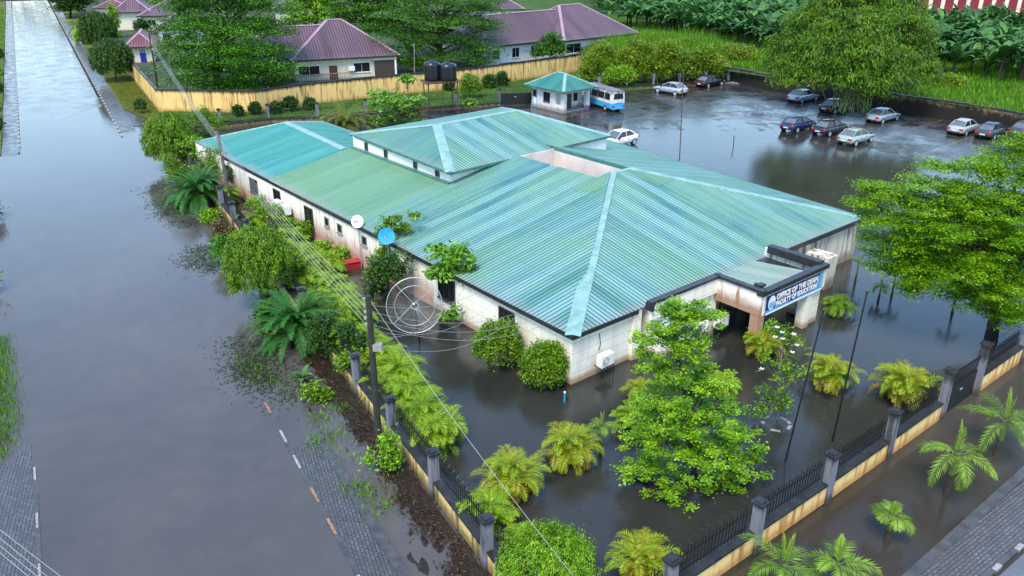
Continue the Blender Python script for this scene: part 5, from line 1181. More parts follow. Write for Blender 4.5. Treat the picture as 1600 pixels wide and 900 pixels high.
def king_palm(h=1.6, n=10, ln=1.9):
    t = thing('palm_tree', 'x', 'palm'); Q, T, mb = fronds(n, ln, (5, 62), 1.35, 26, .52, .045, .06, h + .35, .1, .35)
    Q2, T2, m2 = fronds(2, ln * .75, (82, 89), .1, 22, .30, .04, .02, h + .35, .0, -.1); b = len(mb.v); mb.f += [[i + b for i in f] for f in m2.f]; mb.v += m2.v; mb.m += m2.m; mb.uv += m2.uv
    quads_mesh('crown', np.concatenate([Q, Q2]), np.concatenate([T, T2 * .3 + .7]), [M['lf_palm'], M['stem_green']], t, mb)
    MB().tube([(0, 0, -.3), (.02, 0, h * .25), (.03, 0, h * .6)], [.17, .13, .11], 8).build('trunk', M['bark'], t); MB().tube([(.03, 0, h * .6), (.03, 0, h * .8), (.02, 0, h + .4)], [.115, .12, .06], 8).build('crownshaft', M['stem_green'], t); return t
def blade(mb, base, az, el, Ln, w, droop, n=7, ftint=None):
    h = Vector((math.cos(az), math.sin(az), 0)); s = Vector((-math.sin(az), math.cos(az), 0)); p = Vector(base); e = el; L_, C_, R_ = [], [], []
    for k in range(n + 1):
        f = k / n; ww = w * math.sin(min(1, f * 1.1 + .08) * math.pi) ** .6 * .5 if f < .92 else w * .18
        up = Vector((0, 0, 1)); C_.append(p); L_.append(p + s * ww + up * ww * .35); R_.append(p - s * ww + up * ww * .35)
        p = p + (h * math.cos(e) + up * math.sin(e)) * Ln / n; e -= droop / n * (1 + f)
    for k in range(n):
        mb.append((L_[k], C_[k], C_[k + 1], L_[k + 1])); mb.append((C_[k], R_[k], R_[k + 1], C_[k + 1]))
def banana(h=2.6, n=9, ln=2.4, w=.62):
    t = thing('banana_plant', 'x', 'plant'); q = []; ti = []
    for i in range(n):
        c0 = len(q); blade(q, (0, 0, h), i * 2.4 + random.uniform(-.3, .3), R(random.uniform(35, 85)), ln * random.uniform(.75, 1.1), w * random.uniform(.8, 1.1), random.uniform(.6, 1.9)); ti += [random.random() * .8 + .2 * random.random()] * (len(q) - c0)
    quads_mesh('crown', np.array([[tuple(v) for v in f] for f in q]), np.array(ti), M['lf_banana'], t)
    mb = MB(); mb.tube([(0, 0, -.2), (.04, 0, h * .5), (0, 0, h + .1)], [.20, .15, .09], 7); mb.build('stem', M['bark_dark'], t); return t
def put(proto, used, label, loc, rz=None, sc=1.0, group=None, cat=None):
    t = copy_tree(proto); t.location = loc; t.rotation_euler = (random.uniform(-.05, .05), random.uniform(-.05, .05), rz if rz is not None else random.uniform(0, 6.28)); t.scale = (sc,) * 3
    tag(t, label, cat or None, group); return t
def drop(*ps):
    for p in ps:
        for c in list(p.children_recursive): bpy.data.objects.remove(c, do_unlink=True)
        bpy.data.objects.remove(p, do_unlink=True)

# ---- areca and other palms: (crown centre px, radius px, kind, label)
AR = [areca(0) for _ in range(4)]; AY = [areca(1) for _ in range(4)]; CY = cycad()
def crown_at(px, py, rpx, zc):
    p = at(px, py, zc); return p, px2m(rpx, depth_of(p))
palms = [
 (398, 345, 24, 0, 'yellow green feathery palm inside the fence by the grey leaning pole'),
 (430, 388, 30, 0, 'feathery palm behind the big domed street shrub'),
 (470, 402, 34, 0, 'bright feathery palm under the wires right of the domed street shrub'),
 (502, 412, 32, 0, 'feathery palm opposite the overturned red box'),
 (482, 440, 34, 0, 'palm crowded between the domed shrub and the large dark cycad'),
 (520, 448, 34, 0, 'lush palm under the middle of the wires'),
 (518, 500, 40, 0, 'palm directly behind the large dark cycad'),
 (548, 488, 36, 0, 'yellow green palm just left of the dark pole top'),
 (556, 535, 42, 0, 'palm left of the dark pole at its middle height'),
 (592, 548, 38, 0, 'palm standing behind the middle of the dark pole'),
 (622, 578, 40, 0, 'bright yellow green palm right of the dark pole'),
 (642, 612, 42, 0, 'large yellow green palm inside the fence below the mesh dish'),
 (604, 600, 34, 0, 'palm squeezed between the dark pole and the fence railing'),
 (680, 668, 44, 0, 'yellow green palm ending the dense row along the fence'),
 (795, 735, 56, 1, 'golden palm with the orange drum at its foot'),
 (766, 788, 42, 0, 'bright green palm against the fence railing below the golden palm'),
 (820, 838, 40, 0, 'green palm behind the last visible street fence pillar'),
 (888, 692, 52, 1, 'golden green palm clump standing alone in the front yard water'),
 (1010, 862, 58, 1, 'large golden palm at the bottom edge beside the front fence pillar'),
 (1006, 600, 34, 1, 'golden palm partly hidden left of the fresh green front tree'),
 (985, 640, 28, 0, 'small palm tucked behind the left side of the fresh green front tree'),
 (1300, 580, 46, 1, 'golden palm between the two thin dark posts'),
 (1414, 598, 52, 1, 'golden palm by the tall pillar of the front gate'),
 (1195, 530, 34, 1, 'golden palm leaning on the rusty porch pillar'),
 (1128, 590, 28, 0, 'dull palm right of the fresh green front tree by the bay'),
 (1312, 468, 24, 0, 'small dark green palm in the water right of the porch'),
 (452, 372, 28, 0, 'yellow green palm between the tall window and the domed street shrub'),
 (530, 470, 34, 0, 'palm under the wires halfway between the red box and the dark pole'),
 (575, 560, 36, 0, 'palm filling the gap behind the fence left of the dark pole'),
 (660, 640, 40, 0, 'palm next to last in the dense row along the fence'),
 (628, 640, 32, 0, 'low palm leaning on the railing right of the dark pole'),
 (500, 470, 32, 0, 'palm in the middle of the dense row above the large cycad'),
 (350, 300, 24, 0, 'palm beside the office wall at the far end near the grey pole'),
]
for px, py, r, k, lab in palms:
    p, rm = crown_at(px, py, r, 1.05); src = (AY if k else AR)[random.randrange(4)]
    put(src, None, lab, (p.x, p.y, 0), None, max(.55, rm / (1.75 if k else 1.45)), 'areca palms round the office')
p, rm = crown_at(464, 512, 52, .9); put(CY, None, 'large dark green cycad leaning over the street fence', (p.x, p.y, 0), .3, rm / 1.15, 'cycads along the street fence')
p, rm = crown_at(314, 305, 40, .9); put(CY, None, 'dark cycad at the water edge left of the grey leaning pole', (p.x, p.y, 0), 1.3, rm / 1.2, 'cycads along the street fence')
p, rm = crown_at(575, 165, 30, 1.2)
drop(*AR, *AY, CY)
def uniq_palm(px, py, rpx, bx, by, label, h, n=10, ln=1.9):
    B = at(bx, by, 0); k = king_palm(h, n, ln); k.location = B; k.rotation_euler = (0, 0, random.uniform(0, 6)); tag(k, label); return k
uniq_palm(1490, 700, 65, 1479, 772, 'young king palm with green crownshaft in the water outside the front fence', 1.75, 10, 2.1)
uniq_palm(1568, 640, 70, 1556, 712, 'king palm with yellowing fronds at the right edge outside the front gate', 1.5, 11, 2.2)
uniq_palm(1388, 800, 32, 1387, 843, 'smallest young palm standing alone in the water strip outside the fence', .8, 7, 1.0)
uniq_palm(1215, 862, 70, 1216, 935, 'palm with tall spear leaf rising at the bottom edge outside the fence', 1.2, 9, 2.0)
uniq_palm(1300, 872, 50, 1300, 925, 'bright young palm at the bottom edge between the two larger palms', 1.0, 9, 1.5)
for bx, by, h, ln, lab in ((1335, 445, 2.6, .9, 'thin young palm farthest left in the water beyond the porch'), (1372, 470, 1.5, .8, 'short thin young palm in the middle of the right yard water'), (1393, 462, 2.3, 1.0, 'taller thin young palm in the middle of the right yard water'), (1488, 488, 3.0, 1.0, 'slender palm stem below the edge of the lime green tree'), (938, 712, 2.6, 1.1, 'slender green palm behind the golden clump in the front yard')):
    k = king_palm(h * .62, 7, ln * 1.3); k.location = at(bx, by, 0); k.scale = (.62, .62, .8); tag(k, lab)

# ---- front tree (fresh green, layered)
fb = at(1085, 752, 0)
bl = [pb(1048, 492, 32, 22, fb, 0), pb(1095, 495, 40, 18, fb, -.2), pb(1020, 535, 40, 24, fb, .2), pb(1075, 535, 40, 22, fb, 0), pb(1020, 575, 36, 26, fb, .2), pb(1070, 590, 46, 30, fb, -.2), pb(1110, 600, 40, 26, fb, .2), pb(1040, 640, 60, 30, fb, .1), pb(1110, 655, 58, 30, fb, 0), pb(1150, 690, 42, 26, fb, .4), pb(1020, 690, 52, 30, fb, 0), pb(1090, 715, 66, 34, fb, -.4), pb(1000, 735, 40, 18, fb, -.2), pb(1050, 765, 52, 24, fb, -.5), pb(1120, 765, 42, 20, fb, -.4), pb(1165, 735, 34, 18, fb, 0)]
tree('broadleaf_tree', 'fresh green layered tree standing in the front yard water before the bay window', 'tree', fb, bl, 620, 96, .12, .085, M['lf_front'], M['bark_dark'], .13, pv(1052, 485, fb) - fb, 26, csize=(.26, .10), flat=.65, shell=.6)
# ---- bright lime tree at right
lb = at(1548, 532, 0)
bl = []
for px, py, rx, ry, dy in ((1590, 235, 50, 26, 2), (1535, 262, 42, 18, 1), (1610, 280, 60, 30, 0), (1465, 262, 34, 10, .5), (1440, 285, 30, 9, 0), (1490, 300, 44, 18, 0), (1400, 300, 44, 9, 1), (1358, 290, 22, 6, 1.0), (1350, 318, 28, 8, .5), (1430, 322, 52, 16, 0), (1540, 320, 60, 26, -.5), (1380, 345, 40, 12, 0), (1460, 362, 64, 24, -1), (1395, 375, 50, 16, 0), (1580, 370, 66, 34, -1), (1400, 400, 46, 16, .3), (1500, 415, 62, 26, -1), (1440, 432, 50, 18, -.5), (1560, 445, 56, 28, -1), (1610, 430, 50, 34, 0), (1500, 465, 40, 14, 0), (1580, 490, 40, 22, -.8), (1640, 350, 50, 50, 0), (1650, 450, 40, 40, 0), (1520, 345, 60, 24, .5), (1480, 330, 50, 20, 1), (1530, 395, 60, 26, .6), (1470, 395, 52, 22, .4), (1450, 410, 56, 20, -.3), (1530, 430, 56, 24, .5), (1560, 470, 50, 22, -.4), (1430, 375, 44, 16, .5), (1600, 330, 50, 30, .8), (1590, 400, 50, 30, .5), (1385, 420, 30, 10, 0), (1420, 452, 26, 10, -.4)):
    bl.append(pb(px, py, rx, ry, lb, dy))
tree('broadleaf_tree', 'bright lime green spreading tree overhanging the right edge and the front gate', 'tree', lb, bl, 2400, 92, .135, .085, M['lf_bright'], M['bark_dark'], .36, pv(1585, 290, lb) - lb, 48, csize=(.48, .12), flat=.7, shell=.45, seed=4)
# ---- domed clipped shrubs
def dome(label, cx, cy, rx, ry, bx, by, lf, dens=1.0, L=.22, trunk=True, group='domed shrubs'):
    B = at(bx, by, 0); c = pv(cx, cy, B); d = depth_of(c); a = px2m(rx, d); b = px2m(ry, d) * 1.02
    blobs = [(c.x, c.y, c.z, a, a, b), (c.x, c.y, c.z, a * .86, a * .86, b * .86), (c.x, c.y, c.z - b * .25, a * .8, a * .8, b * .7)]
    n = int(1150 * dens)
    return tree('domed_shrub', label, 'shrub', B, blobs, n, 30, L * .85, L * .30, lf, M['bark_dark'] if trunk else None, .14, Vector((c.x - B.x, c.y - B.y, c.z)), 8, group, csize=(a * .065, a * .15), flat=.0, hang=1.1, shell=.9)
dome('large domed cypress green shrub leaning over the street fence before the wires', 402, 412, 52, 55, 420, 478, M['lf_dome'], 1.3, .20)
dome('domed cypress green shrub at the far corner of the street fence', 263, 218, 38, 35, 285, 262, M['lf_dome'], 1.0, .26)
dome('big bright domed shrub cut by the bottom edge beside the street fence', 856, 886, 76, 50, 858, 925, M['lf_front'], 1.3, .13, False)
dome('large dark domed shrub tree on the street right before the cream yellow wall', 175, 93, 31, 28, 182, 128, M['lf_dome_dark'], 1.0, .36)
dome('dark domed shrub tree farther up the street beside the maroon gate house', 152, 48, 27, 25, 150, 78, M['lf_dome_dark'], 1.0, .42)
dome('small dark dome bush on the lawn before the cream yellow wall', 219, 165, 9, 9, 221, 178, M['lf_dome_dark'], .3, .25, False)
for k, (cx, cy, r, lab) in enumerate(((372, 174, 8, 'low clipped bush farthest left under the yellow wall'), (398, 170, 9, 'second small clipped bush under the yellow wall'), (430, 169, 9, 'third small clipped bush under the yellow wall'), (453, 163, 11, 'tallest dark clipped bush under the yellow wall by the feathery clump'), (484, 163, 9, 'loose clipped bush under the yellow wall beside the feathery clump'), (702, 134, 8, 'small clipped bush right of the water tank legs'), (735, 136, 17, 'broad green domed bush under the yellow wall right of the tanks'), (765, 128, 10, 'dark bush right of the broad domed bush under the yellow wall'), (785, 124, 10, 'dark bush under the yellow wall above the black gate'))):
    B = at(cx, cy + r, .1); c = pv(cx, cy, B); d = depth_of(c); a = px2m(r, d); tree('clipped_bush', lab, 'bush', B, [(c.x, c.y, c.z, a, a, a * 1.05), (c.x, c.y, c.z, a * .8, a * .8, a * .8)], 130, 30, .22, .14, M['lf_dome'] if k == 6 else M['lf_dome_dark'], None, group='clipped bushes under the yellow wall', csize=(a * .25, a * .25), flat=.2, shell=.9)
# ---- round bushes at the office corner
for label, cx, cy, rx, ry, bx, by in (('rounded glossy bush at the office corner, nearer the corner', 851, 570, 37, 38, 855, 600), ('rounded glossy bush against the left wall below the window', 779, 537, 38, 38, 785, 570)):
    B = at(bx, by, 0); c = pv(cx, cy, B); d = depth_of(c); a = px2m(rx, d); b = px2m(ry, d)
    tree('round_bush', label, 'bush', B, [(c.x, c.y, c.z, a * .9, a * .9, b * .88), (c.x + .25 * a, c.y, c.z + .28 * b, a * .6, a * .6, b * .62), (c.x - .35 * a, c.y - .2, c.z - .1, a * .62, a * .62, b * .7), (c.x, c.y, c.z - .3, a * .85, a * .85, b * .75)], 380, 34, .125, .085, M['lf_bush'], M['bark_dark'], .06, None, 8, 'rounded bushes at the office corner', csize=(a * .17, a * .17), flat=.25, shell=.9)
# ---- loose leafy shrubs and small trees by the walls
def shrub(name, label, cat, base, blobs, n, per, L, W, lf, tr=.05, nl=10, z=0.0, **kw):
    B = at(*base, z); return tree(name, label, cat, B, [pb(*b[:4], B, b[4] if len(b) > 4 else 0) for b in blobs], n, per, L, W, lf, M['bark_pale'] if name in ('papaya_tree', 'young_tree', 'flowering_shrub') else M['bark'], tr, None, nl, **kw)
shrub('papaya_tree', 'bright leafed papaya with several crowns against the left wall right of the mesh dish', 'tree', (712, 498), [(688, 395, 14, 14), (718, 400, 22, 18), (735, 432, 16, 22), (700, 425, 16, 16), (745, 460, 10, 18), (728, 475, 10, 12), (680, 430, 12, 12)], 130, 26, .34, .16, M['lf_papaya'], .07, 14, csize=(.34, .22), flat=.3, hang=.45, shell=.5)
shrub('young_tree', 'thin small leafed tree in front of the blue dish reaching over the eave', 'tree', (618, 440), [(612, 350, 22, 14), (630, 360, 18, 10), (648, 338, 10, 6), (595, 365, 10, 8), (600, 405, 18, 16), (610, 385, 16, 14)], 130, 24, .22, .11, M['lf_dome'], .05, 12, csize=(.3, .16), flat=.4, shell=.4)
shrub('bushy_shrub', 'tangled dark shrub at the left wall behind the mesh dish', 'shrub', (610, 470), [(600, 430, 28, 30), (622, 420, 24, 26), (590, 455, 18, 16)], 170, 26, .2, .11, M['lf_dome_dark'], .05, 10, csize=(.35, .25), flat=.2, shell=.6)
shrub('papaya_plant', 'low bright green papaya plant in the water right of the mesh dish', 'plant', (697, 512), [(696, 494, 12, 10), (708, 490, 8, 7)], 16, 24, .34, .15, M['lf_papaya'], .04, 5, csize=(.3, .18), flat=.3, hang=.4, shell=.4)
fl = shrub('flowering_shrub', 'tall sparse shrub with white flowers and bare stems in the front yard water', 'shrub', (1214, 655), [(1210, 520, 26, 16), (1235, 535, 22, 18), (1195, 560, 18, 22), (1230, 585, 26, 30), (1205, 620, 22, 24), (1190, 640, 16, 16), (1225, 635, 18, 20)], 150, 18, .17, .075, M['lf_bush'], .035, 34, csize=(.22, .2), flat=.1, shell=.4)
fq = []; 
for px, py in ((1214, 512), (1222, 520), (1240, 523), (1211, 527), (1245, 540), (1190, 577), (1223, 530), (1238, 551)):
    c = pv(px, py, fl.location - Vector((0, .5, 0))) - fl.location
    for k in range(5): a = k * 1.2566; fq.append([tuple(c), tuple(c + Vector((.10 * math.cos(a), .10 * math.sin(a), .03))), tuple(c + Vector((.15 * math.cos(a + .4), .15 * math.sin(a + .4), .05))), tuple(c + Vector((.10 * math.cos(a + .8), .10 * math.sin(a + .8), .03)))])
quads_mesh('flowers', np.array(fq), np.full(len(fq), .5), M['white'], fl)
# greenery along the inside of the street fence, far end
for label, base, blobs, lf, n in (
 ('yellow green leafy shrub in front of the far office wall by the grey pole', (345, 290), [(330, 250, 22, 20), (318, 262, 18, 14), (350, 268, 18, 16)], 'lf_bush', 120),
 ('dark leafy shrub against the far office wall right of the grey pole', (385, 300), [(372, 268, 20, 20), (388, 285, 18, 14)], 'lf_dome_dark', 120),
 ('light green bush beside the domed shrub at the fence corner', (310, 232), [(318, 182, 18, 15), (300, 195, 14, 12), (338, 196, 16, 12)], 'lf_bush', 110),
 ('yellowish bush on the street verge before the dark cycad', (286, 290), [(280, 272, 17, 14), (296, 282, 14, 10), (262, 252, 12, 10)], 'lf_bush', 120),
 ('brownish low growth at the foot of the fence right of the dark cycad', (350, 378), [(352, 368, 18, 12), (338, 352, 12, 8)], 'lf_dry', 90),
 ('dark green shrub on the verge below the far fence corner', (300, 240), [(305, 222, 12, 14), (325, 214, 14, 10)], 'lf_dome_dark', 90),
 ('light green bush under the left wall air conditioners', (432, 360), [(420, 335, 22, 14), (446, 348, 18, 12), (402, 320, 16, 12)], 'lf_front', 130),
 ('small round bush under the tall window of the left wall', (482, 372), [(480, 358, 14, 12)], 'lf_bush', 80),
 ('green plant growing up the base of the dark pole', (606, 738), [(606, 698, 9, 22), (612, 722, 11, 14), (578, 720, 7, 6)], 'lf_front', 60),
 ('dark dense growth behind the large cycad inside the fence', (520, 560), [(508, 520, 26, 26), (530, 540, 22, 18)], 'lf_dome_dark', 150),
 ('leafy low plants between the palms and fence below the dark cycad', (560, 590), [(548, 566, 24, 16), (580, 585, 16, 14)], 'lf_bush', 100)):
    shrub('leafy_shrub', label, 'shrub', base, blobs, n, 26, .19, .10, M[lf], .04, 8, csize=(.32, .26), flat=.2, shell=.6)
# small banana at the cycad
k = banana(.3, 6, 1.1, .34); k.location = at(474, 600, 0); tag(k, 'young banana plant with two broad leaves on the muddy verge')
k = banana(.9, 6, 1.7, .5); k.location = at(452, 545, 0); tag(k, 'banana plant with pale arching leaves beside the large cycad')
# ---- behind the office
B = at(540, 205, .1)
t = thing('feathery_clump', 'tall feathery grass clump behind the office with long arching stalks', 'ornamental grass', B)
Q, T, mb = fronds(70, 4.6, (40, 88), 1.5, 26, .75, .06, .8, .1, .2, .4)
quads_mesh('crown', Q, T, [M['lf_grass_y'], M['stem_green']], t, mb)
shrub('layered_tree', 'small bright layered broadleaf tree left of the water tanks', 'tree', (612, 200), [(615, 158, 40, 10), (600, 150, 26, 8), (640, 160, 26, 9), (625, 175, 34, 10), (592, 190, 30, 12), (640, 195, 30, 10)], 170, 26, .42, .20, M['lf_papaya'], .1, 12, csize=(.6, .2), flat=.6, shell=.5)
shrub('papaya_tree', 'slim papaya with one small crown right above the layered tree', 'tree', (638, 172), [(636, 126, 11, 8)], 24, 24, .5, .22, M['lf_papaya'], .09, 5, csize=(.5, .25), flat=.3, hang=.3, shell=.4)
shrub('papaya_tree', 'small bright papaya at the railing right of the tank legs', 'tree', (733, 180), [(734, 161, 11, 8)], 22, 24, .42, .2, M['lf_papaya'], .07, 5, csize=(.45, .25), flat=.3, hang=.3, shell=.4)
shrub('leafy_shrub', 'reddish brown leafy shrub between the layered tree and the tank stand', 'shrub', (645, 188), [(640, 176, 16, 9)], 60, 24, .3, .14, M['lf_dry'], .05, 6, csize=(.4, .3), flat=.3)
# ---- big trees
def bigtree(label, bx, by, z, blobs, n, lf, tr, L=.40, per=60, **kw):
    B = at(bx, by, z); bls = [pb(*b[:4], B, b[4] if len(b) > 4 else 0, .9) for b in blobs]
    return tree('shade_tree', label, 'tree', B, bls, n, per, L, L * .55, lf, M['bark_dark'], tr, None, 26, 'big shade trees behind the yellow wall', csize=(1.7, .45), flat=.6, shell=.6, **kw)
bigtree('huge deep green shade tree hanging over the left part of the yellow wall', 338, 146, .2, [(330, 15, 70, 20, 2), (400, 10, 60, 18, 3), (290, 40, 42, 16, 0), (350, 50, 80, 20, -1), (420, 45, 44, 16, 2), (300, 75, 50, 18, -2), (370, 85, 66, 22, -3), (425, 85, 36, 16, 0), (285, 100, 34, 16, -1), (330, 112, 50, 18, -3), (400, 115, 52, 18, -3), (440, 108, 26, 12, -1), (350, -20, 80, 24, 3), (290, 5, 40, 18, 1), (270, 72, 22, 12, 0), (435, 128, 24, 10, -2), (300, 128, 36, 10, -2), (345, 132, 40, 9, -3), (395, 134, 44, 9, -3)], 1250, M['lf_big'], .5, .30, 84, seed=3)
bigtree('dark layered shade tree with flat branches behind the water tanks', 682, 112, .2, [(690, 5, 70, 14, 0), (750, 12, 44, 14, 2), (640, 25, 50, 12, 0), (700, 35, 70, 14, -2), (755, 45, 36, 14, 0), (620, 55, 40, 10, -1), (680, 62, 60, 12, -2), (740, 72, 46, 12, -1), (700, 90, 50, 10, -3), (760, 82, 30, 10, 0), (690, -25, 80, 20, 3), (640, 75, 34, 8, -1), (745, 98, 30, 8, -2)], 900, M['lf_big2'], .5, .30, 80, seed=5)
bigtree('dark shade tree just right of the middle purple roof apex', 655, 100, .2, [(560, 5, 50, 16, 6), (600, 20, 44, 14, 4), (545, 32, 30, 14, 5), (590, 48, 34, 12, 2), (630, 10, 40, 16, 6), (560, -25, 70, 20, 8)], 520, M['lf_big'], .45, .42, seed=6)
bigtree('bushy green tree behind the apex of the middle purple roof', 500, 62, .2, [(490, 12, 40, 16, 4), (520, 25, 34, 14, 2), (470, 35, 26, 12, 0), (500, -15, 60, 20, 8)], 280, M['lf_front'], .4, .6, seed=8)
bigtree('far green tree at the top edge between the far houses', 300, 30, .2, [(262, 2, 22, 12, 34), (285, -6, 30, 14, 36)], 130, M['lf_big2'], .4, .6, seed=9)
bigtree('far round green tree at the top left behind the fan palm', 110, 28, .1, [(108, 8, 18, 16), (128, 0, 18, 12, 6), (95, 0, 12, 10, 8)], 150, M['lf_dome_dark'], .35, .7, seed=10)
shrub('shade_tree', 'round dark tree before the white wall of the farther bungalow', 'tree', (858, 100), [(862, 68, 17, 14), (850, 82, 20, 12), (872, 80, 14, 12)], 150, 32, .4, .22, M['lf_big2'], .2, 8, z=.2, csize=(.7, .4), flat=.3)
shrub('garden_shrub', 'dark garden shrub beside the far white bungalow up the street', 'shrub', (222, 54), [(222, 42, 8, 9)], 60, 26, .5, .25, M['lf_dome_dark'], .1, 5, z=.2, csize=(.6, .5), flat=.2)
shrub('garden_shrub', 'green garden shrub at the top edge above the far purple roofs', 'shrub', (260, 22), [(258, 8, 12, 12)], 70, 26, .6, .3, M['lf_big2'], .1, 5, z=.2, csize=(.8, .6), flat=.2)
for label, base, blobs in (('low garden hedge behind the yellow wall right of the middle house', (640, 112), [(630, 98, 22, 8), (655, 100, 18, 8)]), ('garden shrub with pale leaves right of the dark layered tree', (785, 92), [(782, 82, 12, 10), (795, 80, 9, 8)])):
    shrub('garden_shrub', label, 'shrub', base, blobs, 90, 28, .4, .2, M['lf_front'], .06, 5, z=.2, csize=(.7, .4), flat=.3)
# fan palm on the street
B = at(135, 68, .1); fp_ = thing('fan_palm', 'bushy fan palm with hanging dry fronds at the top of the street', 'palm', B)
Q, T, mb = fronds(46, 3.6, (-35, 80), 1.3, 16, 1.3, .22, .3, 3.0, .0, .3); quads_mesh('crown', Q, T, [M['lf_areca'], M['stem_green']], fp_, mb); MB().tube([(0, 0, -.3), (0, 0, 1.6), (0, 0, 3.2)], [.35, .3, .25], 8).build('trunk', M['bark'], fp_)
shrub('palm_shrub', 'yellowish slim palm like shrub before the farther gate house', 'shrub', (178, 60), [(176, 20, 7, 12), (179, 40, 7, 10), (184, 58, 6, 8)], 70, 24, .6, .2, M['lf_areca'], .12, 4, z=.1, csize=(.5, .6), flat=.0, hang=.4)
# ---- bamboo clump
B = at(1332, 168, 1.6); bm_ = []
for px, py, rx, ry, dy in ((1300, 10, 46, 26, 5), (1350, 5, 60, 30, 6), (1400, 15, 44, 26, 5), (1262, 40, 40, 24, 4), (1320, 45, 60, 28, 2), (1385, 45, 56, 28, 2), (1430, 60, 34, 24, 3), (1235, 75, 34, 20, 3), (1285, 85, 52, 26, 0), (1350, 90, 60, 28, -1), (1420, 95, 44, 24, 1), (1222, 105, 26, 18, 2), (1262, 120, 44, 18, 0), (1320, 125, 52, 18, -1), (1385, 125, 52, 20, -2), (1440, 118, 30, 18, 0), (1370, 148, 22, 10, -3), (1230, 128, 30, 12, 1), (1350, -25, 70, 26, 8)): bm_.append(pb(px, py, rx, ry, B, dy, .8))
bam = thing('bamboo_clump', 'huge feathery bamboo clump arching over the retaining wall and parked cars', 'bamboo', B); rb = relb(bm_, B)
Q, T, C = blob_leaves(rb, 2000, 44, .60, .10, csize=(.8, .6), flat=.0, hang=.8, shell=.7); T = np.clip(T * 1.35 - .2, 0, 1); quads_mesh('crown', Q, T, M['lf_bamboo'], bam)
mb = MB()
for k in range(46):
    c = Vector(C[random.randrange(len(C))]); b = Vector((random.uniform(-2.5, 2.5), random.uniform(-1, 2), -.6)); m = b.lerp(c, .55) + Vector((0, 0, max(1, c.z * .3))); mb.tube([b, b.lerp(m, .6) + Vector((0, 0, .5)), m, c], [.06, .055, .045, .02], 5)
mb.build('culm', M['stem_green'], bam)
# ---- wild thicket behind the car park fence
for k, (label, base, blobs, lf) in enumerate((
 ('tall wild bush behind the bus at the end of the yellow wall', (935, 128), [(925, 100, 20, 16), (945, 82, 14, 14), (955, 98, 16, 12), (920, 118, 16, 12), (965, 112, 18, 14), (938, 90, 9, 16), (972, 92, 12, 12)], 'lf_thicket'),
 ('wild bush with bright lower leaves behind the railing fence', (985, 128), [(985, 92, 18, 14), (1005, 82, 14, 12), (998, 108, 22, 14), (975, 116, 16, 10), (1012, 98, 14, 12), (990, 76, 10, 10)], 'lf_thicket'),
 ('overgrown green bush above the fence side silver car', (1040, 128), [(1028, 95, 18, 14), (1045, 84, 14, 12), (1055, 106, 20, 12), (1032, 116, 18, 8), (1062, 92, 14, 14), (1040, 74, 9, 9)], 'lf_thicket'),
 ('reddish brown tinged bush at the right end of the thicket', (1105, 125), [(1080, 98, 18, 14), (1098, 86, 12, 12), (1115, 104, 20, 14), (1078, 114, 20, 10), (1127, 112, 12, 10), (1108, 92, 12, 12)], 'lf_thicket'),
 ('bright yellow green creeper bush low on the railing fence', (975, 135), [(970, 118, 20, 8), (955, 122, 12, 6)], 'lf_front'))):
    shrub('wild_bush', label, 'bush', base, blobs, 420, 36, .40, .13, M[lf], .08, 10, z=.2, csize=(.7, .6), flat=.0, shell=.55, group='wild bushes behind the railing fence')
def blades(name, fpt, n, h, w, mat, tag_kind='stuff', lean=.35, parent=None):
    P = np.array([fpt() for _ in range(n)]); A = unit(np.stack([rng.normal(size=n) * lean, rng.normal(size=n) * lean, np.ones(n)], 1)); H_ = h * rng.uniform(.5, 1.2, n); Nn = rng.normal(size=(n, 3)); Nn[:, 2] *= .2
    o = quads_mesh(name, leaf_quads(P + A * H_[:, None] * .45, A, Nn, H_, np.full(n, w), .3), rng.random(n), mat, parent)
    if tag_kind: tag(o, kind=tag_kind)
    return o
def tri_pt(poly, z):
    poly = [Vector((p[0], p[1])) for p in poly]; tr = [(poly[0], poly[i], poly[i + 1]) for i in range(1, len(poly) - 1)]; ar = [abs((b - a).cross(c - a)) for a, b, c in tr]
    def f():
        a, b, c = random.choices(tr, ar)[0]; u, v = random.random(), random.random()
        if u + v > 1: u, v = 1 - u, 1 - v
        p = a + (b - a) * u + (c - a) * v; return (p.x, p.y, z(p.x, p.y) if callable(z) else z)
    return f
fld = [(34.5, 137.5), (63, 98), (110, 86), (130, 140), (100, 150), (60, 165), (24, 212), (14, 150)]
blades('field_grass', tri_pt(fld, 1.95), 80000, .95, .13, M['lf_grass'])
blades('thicket_grass', tri_pt([(12.5, 143.5), (20, 132), (34, 136), (40, 150), (30, 175), (16, 165)], .4), 16000, 3.4, .14, M['lf_thicket'], lean=.25)
blades('thicket_grass', tri_pt([(13, 131), (30, 133), (38, 148), (36, 165), (18, 158)], 1.2), 6000, 4.4, .14, M['lf_grass'], lean=.3)
blades('lawn_grass', tri_pt([RD(10.6, 113), RD(12.6, 112), RD(12.6, 165), RD(8.9, 165), RD(8.9, 124)], .12), 9000, .28, .05, M['lf_grass_y'])
blades('verge_grass', tri_pt([(-46.5, 110.4), (-43, 104.5), (-31, 106), (0, 118.5), (12, 142), (-17, 121.6), (-28.5, 114.6), (-34.1, 109.0)], .14), 9000, .32, .06, M['lf_grass'])
blades('street_grass', (lambda g=tri_pt([RD(-4.9, 40), RD(-4.6, 43), RD(-4.7, 49), RD(-5.0, 54), RD(-9, 58), RD(-9, 38)], -.02): (lambda q: (q[0] + random.gauss(0, .22), q[1] + random.gauss(0, .3), q[2]))(g())), 9000, .5, .035, M['lf_grass'])
blades('street_grass', tri_pt([RD(-5.7, 108), RD(-5.7, 300), RD(-14, 300), RD(-14, 108)], .1), 9000, .5, .12, M['lf_grass'])
